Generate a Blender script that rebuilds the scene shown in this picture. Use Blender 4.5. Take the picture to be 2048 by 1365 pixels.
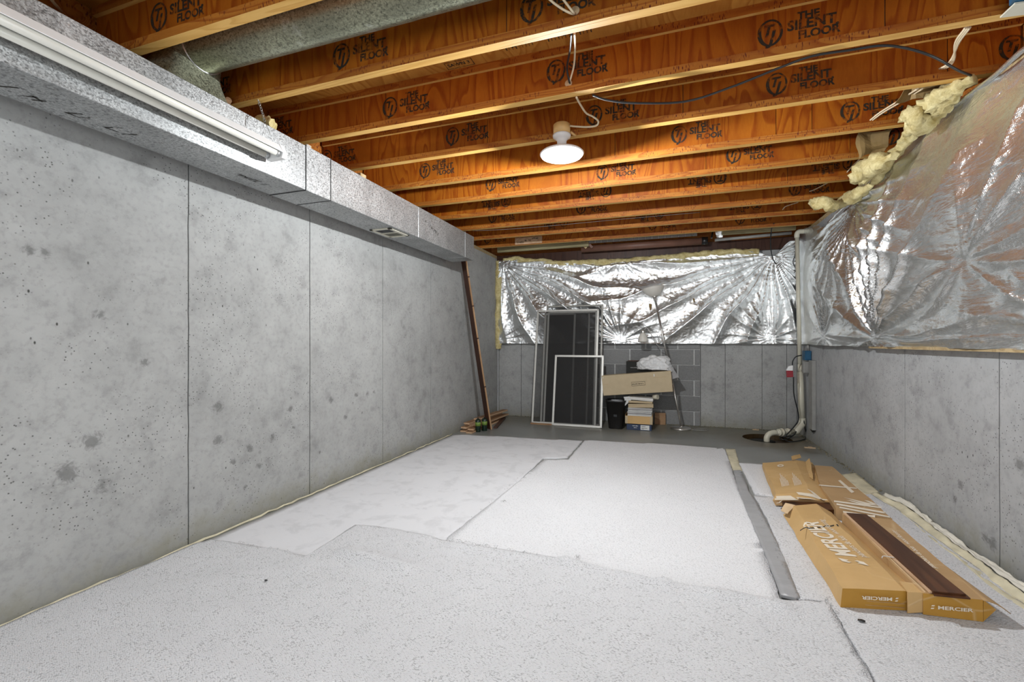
import bpy, bmesh, math, random
from mathutils import Vector, Matrix, noise
random.seed(7)
R = math.radians
for o in list(bpy.data.objects): bpy.data.objects.remove(o)
S = bpy.context.scene; COL = S.collection

# ------------------------------------------------------------------ camera, light, exposure
F, HY, H = 905.0, 685.0, 1.09
PSI = math.atan(F/2624.0); cP, sP = math.cos(PSI), math.sin(PSI)
cd = bpy.data.cameras.new('camera'); cam = bpy.data.objects.new('camera', cd); COL.objects.link(cam)
cam.location = (0, 0, H); cam.rotation_euler = (R(90), 0, PSI)
cd.sensor_width = 36; cd.lens = 36*F/2048; cd.shift_y = (HY-682.5)/2048; cd.clip_start = 0.02
S.camera = cam
S.view_settings.view_transform = 'Standard'; S.view_settings.look = 'None'
S.view_settings.gamma = 1.0; S.view_settings.use_curve_mapping = False
S.view_settings.exposure = 0.32
w = bpy.data.worlds.new('world'); S.world = w; w.use_nodes = True
w.node_tree.nodes['Background'].inputs[0].default_value = (0.9, 0.93, 1, 1)
w.node_tree.nodes['Background'].inputs[1].default_value = 0.2
def area(name, loc, rot, sx, sy, e, col=(1, 1, 1)):
    l = bpy.data.lights.new(name, 'AREA'); l.shape = 'RECTANGLE'; l.size = sx; l.size_y = sy
    l.energy = e; l.color = col
    o = bpy.data.objects.new(name, l); COL.objects.link(o); o.location = loc; o.rotation_euler = rot
    return o
FILL_E, LAMP_E = 54, 126
area('light_behind_camera', (-0.2, -1.9, 1.35), (R(92), 0, R(4)), 3.0, 1.7, FILL_E, (0.90, 0.96, 1.0))
area('light_ceiling_rear', (-0.4, -0.6, 2.28), (R(0), 0, 0), 1.2, 0.9, 22, (0.90, 0.96, 1.0))
pl = bpy.data.lights.new('lamp_light', 'POINT'); pl.energy = LAMP_E; pl.shadow_soft_size = 0.015; pl.color = (0.93, 0.975, 1.0)
po = bpy.data.objects.new('lamp_light', pl); COL.objects.link(po); po.location = (-0.62, 2.74, 2.202)

# ------------------------------------------------------------------ from a picture point to a point of the room
def ray(px, py):
    a = (px-1024.)/F; b = -(py-HY)/F
    return Vector((a*cP-sP, a*sP+cP, b))
def onz(px, py, z): r = ray(px, py); t = (z-H)/r.z; return Vector((r.x*t, r.y*t, z))
def ony(px, py, y): r = ray(px, py); t = y/r.y; return Vector((r.x*t, y, H+r.z*t))
def onx(px, py, x): r = ray(px, py); t = x/r.x; return Vector((x, r.y*t, H+r.z*t))

# ------------------------------------------------------------------ materials
class NT:
    def __init__(s, name):
        m = bpy.data.materials.new(name); m.use_nodes = True; s.m = m; s.t = m.node_tree; s.n = s.t.nodes
        s.b = s.n['Principled BSDF']; s.k = 0
    def add(s, typ, ins=None, **kw):
        n = s.n.new(typ); s.k += 1; n.location = (-200*s.k, 0)
        for k, v in kw.items(): setattr(n, k, v)
        for k, v in (ins or {}).items(): s.put(n.inputs[k], v)
        return n
    def put(s, sock, v):
        if isinstance(v, bpy.types.NodeSocket): s.t.links.new(v, sock)
        elif isinstance(v, bpy.types.Node): s.t.links.new(v.outputs[0], sock)
        else: sock.default_value = v
    def pos(s, scale=(1, 1, 1), rot=(0, 0, 0), obj=False):
        src = s.add('ShaderNodeTexCoord').outputs['Object'] if obj else s.add('ShaderNodeNewGeometry').outputs['Position']
        return s.add('ShaderNodeMapping', {'Vector': src, 'Scale': scale, 'Rotation': rot}).outputs[0]
    def noise(s, vec, scale, detail=3, rough=.55, dist=0):
        return s.add('ShaderNodeTexNoise', {'Vector': vec, 'Scale': scale, 'Detail': detail, 'Roughness': rough, 'Distortion': dist}).outputs[0]
    def voro(s, vec, scale, out='Distance', rnd=1.0, feature='F1'):
        return s.add('ShaderNodeTexVoronoi', {'Vector': vec, 'Scale': scale, 'Randomness': rnd}, feature=feature).outputs[out]
    def ramp(s, fac, stops, interp='LINEAR'):
        r = s.add('ShaderNodeValToRGB', {'Fac': fac}); e = r.color_ramp.elements; r.color_ramp.interpolation = interp
        while len(e) > 1: e.remove(e[-1])
        for i, (p, c) in enumerate(stops):
            if not hasattr(c, '__len__'): c = (c, c, c)
            x = e[0] if i == 0 else e.new(p)
            x.position = p; x.color = (*c[:3], 1)
        return r.outputs[0]
    def mix(s, f, a, b, mode='MIX'):
        n = s.add('ShaderNodeMix', data_type='RGBA', blend_type=mode)
        s.put(n.inputs[0], f)
        for i, v in ((6, a), (7, b)):
            if isinstance(v, tuple): v = (*v[:3], 1)
            s.put(n.inputs[i], v)
        return n.outputs[2]
    def math(s, op, a, b=0.0, c=0.0, clamp=False):
        n = s.add('ShaderNodeMath', operation=op, use_clamp=clamp)
        s.put(n.inputs[0], a); s.put(n.inputs[1], b); s.put(n.inputs[2], c); return n.outputs[0]
    def bump(s, h, strength=.3, dist=.01, normal=None):
        n = s.add('ShaderNodeBump', {'Height': h, 'Strength': strength, 'Distance': dist})
        if normal is not None: s.put(n.inputs['Normal'], normal)
        return n.outputs[0]
    def done(s, col=None, rough=None, metal=None, normal=None, **kw):
        if col is not None: s.put(s.b.inputs['Base Color'], (*col[:3], 1) if isinstance(col, tuple) else col)
        if rough is not None: s.put(s.b.inputs['Roughness'], rough)
        if metal is not None: s.put(s.b.inputs['Metallic'], metal)
        if normal is not None: s.put(s.b.inputs['Normal'], normal)
        for k, v in kw.items(): s.put(s.b.inputs[k], v)
        return s.m
def plain(name, col, rough=.6, metal=0., var=.12, scale=12, bump=.15, obj=True, **kw):
    t = NT(name); p = t.pos(obj=obj)
    n = t.noise(p, scale, 4)
    c = t.mix(t.ramp(n, [(.3, 0), (.7, 1)]), tuple(x*(1-var) for x in col), tuple(min(1, x*(1+var)) for x in col))
    return t.done(c, rough, metal, t.bump(t.noise(p, scale*9, 3), bump, .002), **kw)

def concrete(name, base=.44, stains=(), tint=(1, 1.0, .975), wave=0.0):
    t = NT(name); p = t.pos()
    n1 = t.noise(p, 1.3, 5, .6); n2 = t.noise(p, 7, 6, .65); n3 = t.noise(p, 40, 4, .6)
    c = t.mix(t.ramp(n1, [(.3, 0), (.72, 1)]), tuple(base*.80*x for x in tint), tuple(base*1.14*x for x in tint))
    c = t.mix(t.ramp(n2, [(.40, .0), (.75, .38)]), c, tuple(min(1, base*1.42)*x for x in tint))
    c = t.mix(t.ramp(n2, [(.27, .5), (.44, 0)]), c, tuple(base*.45*x for x in tint))
    c = t.mix(t.ramp(n3, [(.3, .28), (.5, 0)]), c, tuple(base*.5*x for x in tint))
    # pin holes
    w1 = t.math('MULTIPLY', t.ramp(t.voro(t.pos(scale=(1, 1, .55)), 21), [(.045, 1), (.10, 0)]), t.ramp(t.noise(p, 4.1, 2), [(.50, 0), (.60, 1)]))
    w2 = t.math('MULTIPLY', t.ramp(t.voro(p, 55), [(.10, 1), (.2, 0)]), t.ramp(t.noise(p, 3, 2), [(.44, 0), (.55, 1)]))
    pit = t.math('MAXIMUM', w1, t.math('MULTIPLY', w2, .8))
    c = t.mix(pit, c, (.05, .05, .045))
    for (sx, sy, sz, rad) in stains:
        d = t.add('ShaderNodeVectorMath', {0: p, 1: (sx, sy, sz)}, operation='DISTANCE').outputs['Value']
        dd = t.math('ADD', t.math('DIVIDE', d, rad), t.math('MULTIPLY_ADD', t.noise(p, 26, 5, .75, 1.2), 2.6, -1.3))
        c = t.mix(t.ramp(dd, [(.25, .62), (.8, 0)]), c, (.10, .10, .095))
    # greenish and darker towards the foot
    z = t.add('ShaderNodeSeparateXYZ', {0: t.add('ShaderNodeNewGeometry').outputs['Position']}).outputs[2]
    zz = t.math('ADD', z, t.math('MULTIPLY_ADD', n2, -.5, .25))
    c = t.mix(t.ramp(zz, [(0.0, .55), (.16, 0)]), c, (.20, .19, .125))
    hgt = t.math('SUBTRACT', t.math('MULTIPLY', n3, .35), pit)
    return t.done(c, .85, 0, t.bump(hgt, .45, .004))

def wood(name, light, dark, axis='X', scale=6., cathedral=0., rough=.55, specks=0., obj=True, kn=0., bump=.25, streaks=None):
    """axis: direction the grain runs in"""
    t = NT(name)
    sc = {'X': (.10, 1, 1), 'Y': (1, .10, 1), 'Z': (1, 1, .10)}[axis]
    sc = tuple(1-(1-v)*(1-cathedral) for v in sc)
    rnd = t.add('ShaderNodeObjectInfo').outputs['Random']
    src = t.add('ShaderNodeTexCoord').outputs['Object'] if obj else t.add('ShaderNodeNewGeometry').outputs['Position']
    off = t.add('ShaderNodeVectorMath', {0: src, 1: t.add('ShaderNodeCombineXYZ', {0: t.math('MULTIPLY', rnd, 37.), 1: t.math('MULTIPLY', rnd, 11.), 2: t.math('MULTIPLY', rnd, 5.)}).outputs[0]}, operation='ADD').outputs[0]
    p = t.add('ShaderNodeMapping', {'Vector': off, 'Scale': sc}).outputs[0]
    base = t.noise(p, scale*.45, 2, .5, .6)
    rings = t.math('FRACT', t.math('MULTIPLY', base, 13.))
    rings = t.ramp(rings, [(0, .08), (.5, .32), (.82, .9), (.92, .8), (1, .08)])
    fine = t.noise(p, scale*14, 3, .6)
    f = t.math('MULTIPLY_ADD', fine, .45, t.math('MULTIPLY', rings, .62))
    c = t.mix(t.ramp(f, [(.15, 0), (.85, 1)]), light, dark)
    big = t.noise(off, 1.7, 2)
    c = t.mix(t.ramp(big, [(.35, .0), (.7, .5)]), c, tuple(x*.62 for x in dark))
    if kn:
        k = t.voro(off, 1.35)
        c = t.mix(t.ramp(k, [(.035, .9), (.06, 0)]), c, (.045, .008, .003))
    if specks:
        sv = t.add('ShaderNodeMapping', {'Vector': off, 'Scale': (1.6, 1, .35)}).outputs[0]
        s2 = t.math('MULTIPLY', t.ramp(t.voro(sv, 95), [(.2, 1), (.36, 0)]), t.ramp(t.noise(off, 9, 3), [(.42, 0), (.54, specks)]))
        c = t.mix(s2, c, (.10, .012, .01))
        b2 = t.math('MULTIPLY', t.ramp(t.voro(t.add('ShaderNodeMapping', {'Vector': off, 'Scale': (.5, 1, 1.4)}).outputs[0], 5.5), [(.10, 1), (.13, 0)]), t.ramp(t.noise(off, 3, 2), [(.52, 0), (.56, .8)]))
        c = t.mix(b2, c, (.12, .02, .015))
    return t.done(c, rough, 0, t.bump(t.math('ADD', fine, rings), bump, .0015), **{'Specular IOR Level': .3})

M = {}
stl = []
for px, py, r_ in [(185, 880, .055), (135, 945, .07), (205, 970, .045), (290, 725, .03), (435, 815, .05), (437, 882, .045), (500, 898, .035), (545, 876, .035), (580, 818, .035), (518, 932, .03), (587, 855, .02), (520, 905, .02), (662, 800, .035), (692, 835, .035), (712, 790, .035), (735, 788, .03), (748, 785, .025), (725, 826, .02), (200, 630, .035), (60, 500, .03), (90, 505, .03), (467, 926, .025), (640, 905, .02), (490, 975, .02)]:
    v = onx(px, py, -2.42); stl.append((v.x, v.y, v.z, r_))
str_ = []
for px, py, r_ in [(1920, 970, .04), (1910, 1000, .03), (1985, 1090, .05), (1970, 1075, .035), (2040, 930, .05), (1600, 790, .02)]:
    v = onx(px, py, 1.49); str_.append((v.x, v.y, v.z, r_))
M['conc_left'] = concrete('concrete_left', .345, stl)
M['conc_right'] = concrete('concrete_right', .37, str_, (.985, .99, 1.0))
M['conc_back'] = concrete('concrete_back', .36, (), (1, 1, .98))
M['conc_dark'] = concrete('concrete_joint', .14)
def slab():
    t = NT('floor_slab'); p = t.pos()
    n = t.noise(p, 1.8, 5, .6, .6); f = t.noise(p, 30, 4)
    c = t.mix(t.ramp(n, [(.35, 0), (.7, 1)]), (.20, .205, .195), (.30, .305, .29))
    y = t.add('ShaderNodeSeparateXYZ', {0: p}).outputs
    d = t.math('ADD', y[1], t.math('MULTIPLY_ADD', n, 1.0, -.5))
    c = t.mix(t.ramp(t.math('SUBTRACT', d, 5.45), [(0, 0), (.45, .6)]), c, (.14, .125, .075))
    dp = t.add('ShaderNodeVectorMath', {0: p, 1: (1.1, 5.6, 0)}, operation='DISTANCE').outputs['Value']
    c = t.mix(t.ramp(t.math('ADD', dp, t.math('MULTIPLY_ADD', n, .8, -.4)), [(.2, .7), (.6, 0)]), c, (.12, .085, .035))
    return t.done(c, t.ramp(n, [(.3, .28), (.7, .5)]), 0, t.bump(f, .15, .002))
M['slab'] = slab()
M['web'] = wood('orange_web_panel', (.48, .155, .011), (.26, .050, .003), 'Z', 9, .10, .5, kn=1)
M['lvl'] = wood('laminated_flange_edge', (.50, .20, .030), (.29, .075, .009), 'X', 16, 0, .6, specks=1.)
M['flange'] = wood('flange_underside', (.80, .49, .15), (.62, .33, .075), 'X', 10, 0, .6)
M['deck'] = wood('plywood_deck', (.62, .31, .06), (.40, .15, .02), 'Y', 8, .1, .6)
M['lumber'] = wood('sawn_lumber', (.55, .42, .24), (.34, .24, .12), 'X', 8, 0, .7)
M['treated'] = wood('grey_green_board', (.42, .37, .21), (.27, .23, .12), 'X', 8, 0, .7)
M['plank_side'] = wood('reddish_brown_plank', (.085, .036, .022), (.045, .017, .010), 'Z', 8, 0, .4)
M['plank_edge'] = wood('pale_plank_edge', (.52, .33, .19), (.36, .2, .1), 'Z', 8, 0, .6)
M['board'] = wood('dark_brown_board', (.125, .048, .018), (.06, .021, .008), 'Y', 7, 0, .42)
M['board_edge'] = wood('pale_tongue_edge', (.74, .52, .34), (.55, .34, .2), 'Y', 8, 0, .6)
M['offcut'] = wood('tan_plank', (.42, .26, .14), (.24, .12, .06), 'X', 9, 0, .6)
M['ink'] = plain('black_ink', (.022, .018, .012), .8)
def ink2():
    t = NT('worn_black_print'); p = t.pos()
    a = t.ramp(t.noise(p, 28, 4, .7), [(.40, .25), (.52, .93)])
    return t.done((.022, .017, .010), .8, 0, Alpha=a)
M['stamp'] = ink2()
M['white_ink'] = plain('white_print', (.74, .66, .54), .7, var=.05)
def galv(name, base=.5, tint=(.98, 1, 1.0), metal=.75, rough=.42, streak=1.):
    t = NT(name); p = t.pos(scale=(1, 1, 1)); 
    v = t.voro(p, 190, 'Color'); bw = t.add('ShaderNodeSeparateColor', {0: v}).outputs[0]
    n = t.noise(p, 3.2, 5, .6)
    c = t.mix(bw, tuple(base*.62*x for x in tint), tuple(min(1, base*1.28)*x for x in tint))
    c = t.mix(t.ramp(n, [(.40, .0), (.62, .5*streak)]), c, tuple(base*.50*x for x in tint))
    c = t.mix(t.ramp(t.noise(t.pos(scale=(1, 1, 1.6)), 75, 2, .6), [(.36, .62*streak), (.46, 0)]), c, tuple(base*.22*x for x in tint))
    c = t.mix(t.ramp(t.noise(t.pos(scale=(1, 1, .3)), 6, 5, .7), [(.60, 0), (.72, .4*streak)]), c, (.75, .75, .75))
    return t.done(c, t.math('MULTIPLY_ADD', bw, .2, rough-.1), metal, t.bump(bw, .06, .001))
M['duct'] = galv('galvanised_duct', .47, metal=.55, rough=.45)
M['round'] = galv('weathered_round_duct', .36, (.97, 1, .72), .6, .42)
M['strap'] = plain('dark_seam', (.06, .06, .06), .5, .5)
M['galv2'] = plain('bright_zinc', (.55, .56, .56), .35, .8)
M['white'] = plain('white_enamel', (.82, .81, .80), .35, var=.03, bump=.02)
M['tube'] = plain('fluorescent_glass', (.80, .78, .70), .25, var=.02, bump=.0)
M['cream'] = plain('cream_plastic', (.62, .59, .48), .35, var=.05, bump=.03)
M['chrome'] = plain('brushed_steel', (.62, .60, .57), .28, .9, bump=.02)
M['blackp'] = plain('black_plastic', (.010, .009, .009), .32, var=.1, bump=.05)
M['blackc'] = plain('black_cable', (.012, .014, .016), .45)
M['romex'] = plain('cream_cable', (.68, .56, .38), .5, var=.06)
M['blue'] = plain('blue_plastic', (.012, .085, .17), .45)
M['bluebox'] = plain('dark_blue_card', (.020, .035, .085), .5)
M['red'] = plain('red_plastic', (.28, .018, .03), .4)
M['glass'] = plain('frosted_shade', (.66, .63, .57), .45, var=.03, bump=.02)
M['paper'] = plain('white_paper', (.68, .68, .66), .7, var=.06)
M['paper2'] = plain('aged_paper', (.52, .48, .38), .7, var=.1)
M['greyp'] = plain('grey_frame_edge', (.33, .32, .32), .6)
M['green_label'] = plain('green_label', (.16, .25, .045), .5)
M['bottle'] = plain('dark_green_can', (.008, .020, .012), .25)
M['boxcol'] = plain('tan_junction_box', (.72, .44, .17), .5)
M['conduit'] = plain('grey_cover', (.30, .295, .28), .5, .2)
M['brownpipe'] = plain('brown_pipe', (.16, .075, .05), .5, var=.25, scale=5)
M['rust'] = plain('rusty_pit', (.055, .032, .012), .4, var=.6, scale=5)
M['debris'] = plain('pale_chip', (.55, .4, .25), .8)
M['mesh_dark'] = plain('mesh', (.02, .02, .02), .8)
def card(name, a, b, rough=.62):
    t = NT(name); p = t.pos()
    n = t.noise(p, 3.5, 4, .6)
    c = t.mix(t.ramp(n, [(.3, 0), (.7, 1)]), a, b)
    fl = t.math('MULTIPLY', t.noise(t.pos(scale=(60, 60, 60)), 4, 2), 1.)
    cr = t.voro(t.pos(scale=(1, .8, 1), rot=(0, 0, .5)), 4.5, feature='DISTANCE_TO_EDGE')
    cr = t.ramp(cr, [(0, 1), (.025, 0)])
    cr = t.math('MULTIPLY', cr, t.ramp(t.noise(p, 2.2, 2), [(.5, 0), (.6, 1)]))
    c = t.mix(t.math('MULTIPLY', cr, .25), c, (.78, .62, .40))
    return t.done(c, rough, 0, t.bump(t.math('MULTIPLY_ADD', cr, .6, t.math('MULTIPLY', n, 1.)), .35, .004))
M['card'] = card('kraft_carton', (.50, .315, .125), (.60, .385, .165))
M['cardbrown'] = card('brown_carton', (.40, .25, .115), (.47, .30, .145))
M['cardshade'] = card('shaded_carton', (.40, .195, .022), (.48, .25, .035))  # shade of the cartons' front ends put into a darker carton colour
M['cardbox'] = plain('long_carton', (.46, .365, .23), .65, var=.05)
M['cardedge'] = plain('torn_carton_edge', (.62, .45, .27), .8)
def batt():
    t = NT('yellow_batt'); p = t.pos()
    n = t.noise(p, 16, 6, .7, .6)
    c = t.mix(t.ramp(n, [(.32, 0), (.68, 1)]), (.40, .30, .10), (.80, .70, .38))
    return t.done(c, .95, 0, t.bump(t.noise(p, 60, 5, .7), .7, .01), **{'Subsurface Weight': .0})
M['batt'] = batt()
M['kraft'] = plain('kraft_facing', (.22, .14, .05), .7, var=.3, scale=6)
def foil(name, ax='X'):
    t = NT(name); p = t.pos()
    q = t.pos(rot=(0, .05, 0) if ax == 'X' else (.10, 0, 0))
    sp = t.add('ShaderNodeSeparateXYZ', {0: q}).outputs
    a = t.math('SINE', t.math('MULTIPLY', sp[0 if ax == 'X' else 1], 2*math.pi/.013))
    b = t.math('SINE', t.math('MULTIPLY', sp[2], 2*math.pi/.0085))
    g = t.math('MAXIMUM', t.math('POWER', t.math('ABSOLUTE', a), 5.), t.math('POWER', t.math('ABSOLUTE', b), 5.))
    st_ = t.pos(scale=(.8, 1, 1)) if ax == 'X' else t.pos(scale=(1, .26, 1), rot=(.12, 0, 0))
    cr = t.noise(st_, 9, 5, .6, .6)
    cr2 = t.noise(st_, 34, 4, .6, .4)
    h = t.math('MULTIPLY_ADD', cr2, .22, cr)
    fc = t.voro(t.add('ShaderNodeVectorMath', {0: p, 1: t.add('ShaderNodeVectorMath', {0: t.add('ShaderNodeTexNoise', {'Vector': p, 'Scale': 12., 'Detail': 3}).outputs['Color'], 3: .06}, operation='SCALE').outputs[0]}, operation='ADD').outputs[0], 26)
    n1 = t.bump(t.math('MULTIPLY_ADD', fc, .30 if ax == 'X' else .10, h), .62 if ax == 'X' else .95, .02)
    n2 = t.bump(g, .28, .0012, n1)
    c = t.mix(t.ramp(t.noise(p, 3, 4), [(.4, 0), (.8, .5)]), (.92, .94, .94), (.74, .75, .74))
    c = t.mix(t.math('MULTIPLY', g, .12), c, (.98, .98, .98))
    return t.done(c, .25 if ax == 'X' else .19, .93 if ax == 'X' else .93, n2)
M['foilx'] = foil('foil_facing_back', 'X'); M['foily'] = foil('foil_facing_right', 'Y')
def carpet_mat(name, base, kind):
    t = NT(name); p = t.pos()
    n = t.noise(p, 2.0, 4, .6)
    if kind == 'loop':
        wv = t.add('ShaderNodeVectorMath', {0: p, 1: t.add('ShaderNodeVectorMath', {0: t.add('ShaderNodeTexNoise', {'Vector': p, 'Scale': 5., 'Detail': 2}).outputs['Color'], 3: .05}, operation='SCALE').outputs[0]}, operation='ADD').outputs[0]
        a = t.add('ShaderNodeMapping', {'Vector': wv, 'Rotation': (0, 0, .75), 'Scale': (1.0, 1.75, 1)}).outputs[0]
        b = t.add('ShaderNodeMapping', {'Vector': wv, 'Rotation': (0, 0, -.75), 'Scale': (1.0, 1.75, 1)}).outputs[0]
        va = t.voro(a, 120, rnd=.6); vb = t.voro(b, 120, rnd=.6)
        x = t.add('ShaderNodeSeparateXYZ', {0: wv}).outputs[0]
        z = t.ramp(t.math('SINE', t.math('MULTIPLY', x, 22.)), [(.45, 0), (.55, 1)])
        v = t.mix(z, va, vb)
        hh = t.ramp(v, [(.15, 1), (.75, 0)])
        dk = t.ramp(v, [(.60, 0), (.76, .62)])  # shade in the crevices between loops, put into the colour
        st, di = .55, .006
    elif kind == 'back':
        v = t.noise(p, 26, 5, .65, .8)
        hh = v; dk = t.ramp(t.noise(p, 6.5, 5, .65, .4), [(.50, 0), (.62, .16)]); st, di = .25, .004
    else:
        va = t.voro(p, 120, rnd=.8)
        hh = t.ramp(va, [(.15, 1), (.75, 0)]); dk = t.ramp(va, [(.5, 0), (.85, .28)]); st, di = .4, .004  # dk: shade between the tufts painted into the pile colour
    c = t.mix(t.ramp(n, [(.3, 0), (.7, 1)]), tuple(x*.95 for x in base), base)
    c = t.mix(dk, c, tuple(x*.32 for x in base))
    if kind == 'loop':
        for (sx, sy, rr) in ((-.245, 1.30, .028), (-.11, 1.285, .022)):
            d = t.add('ShaderNodeVectorMath', {0: t.pos(scale=(1, 1, 0)), 1: (sx, sy, 0)}, operation='DISTANCE').outputs['Value']
            c = t.mix(t.ramp(t.math('ADD', t.math('DIVIDE', d, rr), t.math('MULTIPLY_ADD', t.noise(p, 60, 3), 1.4, -.7)), [(.4, .35), (1., 0)]), c, (.16, .16, .16))
    return t.done(c, .95, 0, t.bump(hh, st, di), **{'Specular IOR Level': .15})
M['loop'] = carpet_mat('berber_carpet', (.69, .69, .71), 'loop')
M['cback'] = carpet_mat('carpet_backing', (.68, .68, .70), 'back')
M['cwhite'] = carpet_mat('white_carpet', (.73, .73, .75), 'pile')
def tape():
    t = NT('duct_tape'); p = t.pos(scale=(.35, 1, 1), rot=(0, 0, .15))
    n = t.noise(p, 22, 4, .6, .4)
    return t.done(t.mix(n, (.30, .30, .31), (.46, .46, .47)), .4, .15, t.bump(n, .6, .006))
M['tape'] = tape()
M['pad'] = plain('cream_padding', (.60, .55, .40), .9, var=.25, scale=7, bump=.4)
M['padw'] = plain('white_wrinkled_backing', (.70, .67, .59), .8, var=.14, scale=9, bump=.4)
M['fray'] = plain('grey_thread', (.34, .34, .34), .9)
M['thread'] = plain('white_thread', (.6, .6, .6), .9)
M['grit'] = plain('grey_brown_grit', (.20, .18, .12), .95, var=.4)
M['dark'] = plain('dark_gap', (.02, .02, .018), .9)
def block_mat():
    t = NT('concrete_block'); p = t.pos()
    n = t.noise(p, 60, 5, .7); b = t.noise(p, 3, 3)
    rnd = t.add('ShaderNodeObjectInfo').outputs['Random']
    c = t.mix(t.math('MULTIPLY_ADD', n, .6, t.math('MULTIPLY', rnd, .35)), (.11, .11, .11), (.36, .36, .355))
    return t.done(c, .95, 0, t.bump(n, .8, .006))
M['block'] = block_mat(); M['mortar'] = plain('mortar', (.46, .46, .45), .9, scale=25)
def emit():
    t = NT('lamp_diffuser'); t.b.inputs['Emission Color'].default_value = (1, .985, .95, 1)
    t.b.inputs['Emission Strength'].default_value = 22
    return t.done((.9, .9, .9), .4)
M['emit'] = emit()
def bagm():
    t = NT('milky_plastic_bag'); p = t.pos(); n = t.noise(p, 14, 4, .6, 1.2)
    return t.done(t.mix(n, (.62, .62, .62), (.82, .82, .82)), .35, 0, t.bump(n, .9, .02), Alpha=.9)
M['bag'] = bagm()
def screenm():
    t = NT('insect_screen_mesh')
    return t.done((.022, .021, .020), .7, 0, Alpha=.42)
M['screen'] = screenm()
M['alu'] = plain('pale_aluminium_frame', (.60, .59, .55), .4, .3, var=.06, scale=20)
M['alud'] = plain('dusty_aluminium_frame', (.32, .31, .28), .5, .3, var=.3, scale=30)

# ------------------------------------------------------------------ geometry helpers
class B:
    def __init__(s): s.bm = bmesh.new()
    def box(s, lo, hi, mi=0, bev=0):
        lo, hi = Vector(lo), Vector(hi)
        r = bmesh.ops.create_cube(s.bm, size=1)
        vs = r['verts']
        for v in vs: v.co = Vector(((v.co.x+.5)*(hi.x-lo.x)+lo.x, (v.co.y+.5)*(hi.y-lo.y)+lo.y, (v.co.z+.5)*(hi.z-lo.z)+lo.z))
        fs = {f for v in vs for f in v.link_faces}
        for f in fs: f.material_index = mi
        if bev:
            es = {e for v in vs for e in v.link_edges}
            bmesh.ops.bevel(s.bm, geom=list(es), offset=bev, segments=1, affect='EDGES')
        return vs
    def hexa(s, p, mi=0):
        """8 points: bottom ring 0-3, top ring 4-7"""
        v = [s.bm.verts.new(q) for q in p]
        for f in ((3, 2, 1, 0), (4, 5, 6, 7), (0, 1, 5, 4), (1, 2, 6, 5), (2, 3, 7, 6), (3, 0, 4, 7)):
            s.bm.faces.new([v[i] for i in f]).material_index = mi
        return v
    def bar(s, a, b, w, h, up=(0, 0, 1), mi=0):
        a, b = Vector(a), Vector(b); d = (b-a).normalized(); up = Vector(up)
        x = d.cross(up).normalized(); y = x.cross(d).normalized()
        pts = [q+x*i*w/2+y*j*h/2 for q in (a, b) for i, j in ((-1, -1), (1, -1), (1, 1), (-1, 1))]
        return s.hexa(pts, mi)
    def tube(s, pts, r, n=8, mi=0, cap=True, smooth=True):
        pts = [Vector(p) for p in pts]; rs = r if hasattr(r, '__len__') else [r]*len(pts)
        rings = []; d = (pts[1]-pts[0]).normalized()
        x = d.orthogonal().normalized()
        for i, p in enumerate(pts):
            d = ((pts[min(i+1, len(pts)-1)]-pts[max(i-1, 0)])).normalized()
            x = (x-d*x.dot(d)).normalized(); y = d.cross(x)
            rings.append([s.bm.verts.new(p+(x*math.cos(2*math.pi*k/n)+y*math.sin(2*math.pi*k/n))*rs[i]) for k in range(n)])
        for a, b in zip(rings, rings[1:]):
            for k in range(n):
                f = s.bm.faces.new((a[k], a[(k+1) % n], b[(k+1) % n], b[k])); f.material_index = mi; f.smooth = smooth
        if cap:
            for rr in (rings[0], rings[-1]):
                f = s.bm.faces.new(rr); f.material_index = mi
        return rings
    def lathe(s, prof, o=(0, 0, 0), n=24, mi=0, m=None, smooth=True):
        o = Vector(o); rings = []
        for r, z in prof:
            ring = []
            for k in range(n):
                v = Vector((r*math.cos(2*math.pi*k/n), r*math.sin(2*math.pi*k/n), z))
                if m is not None: v = m @ v
                ring.append(s.bm.verts.new(v+o))
            rings.append(ring)
        for a, b in zip(rings, rings[1:]):
            for k in range(n):
                f = s.bm.faces.new((a[k], a[(k+1) % n], b[(k+1) % n], b[k])); f.material_index = mi; f.smooth = smooth
        for rr in (rings[0], rings[-1]):
            try: s.bm.faces.new(rr).material_index = mi
            except ValueError: pass
        return rings
    def poly(s, pts, mi=0):
        return s.bm.faces.new([s.bm.verts.new(p) for p in pts])
    def obj(s, name, mats, parent=None, bev=0, fix=True):
        if fix: bmesh.ops.recalc_face_normals(s.bm, faces=s.bm.faces)
        me = bpy.data.meshes.new(name); s.bm.to_mesh(me); s.bm.free()
        for m in (mats if isinstance(mats, (list, tuple)) else [mats]): me.materials.append(M[m])
        o = bpy.data.objects.new(name, me); COL.objects.link(o)
        if parent: o.parent = parent; o.matrix_parent_inverse = Matrix.Identity(4)
        if bev:
            md = o.modifiers.new('bevel', 'BEVEL'); md.width = bev; md.segments = 2; md.limit_method = 'ANGLE'
        return o
def tag(o, label=None, cat=None, group=None, kind=None):
    if label: o['label'] = label
    if cat: o['category'] = cat
    if group: o['group'] = group
    if kind: o['kind'] = kind
    return o
def empty(name, loc=(0, 0, 0), label=None, cat=None, group=None, kind=None, rot=None):
    o = bpy.data.objects.new(name, None); COL.objects.link(o); o.location = loc; o.empty_display_size = .05
    if rot is not None: o.rotation_euler = rot
    return tag(o, label, cat, group, kind)
def W(o, parent):
    """object built in room coordinates under a parent that stands elsewhere"""
    o.parent = parent
    o.matrix_parent_inverse = Matrix.Translation(-parent.location) if parent.rotation_euler.to_matrix().is_identity else parent.matrix_basis.inverted()
    return o
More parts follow.
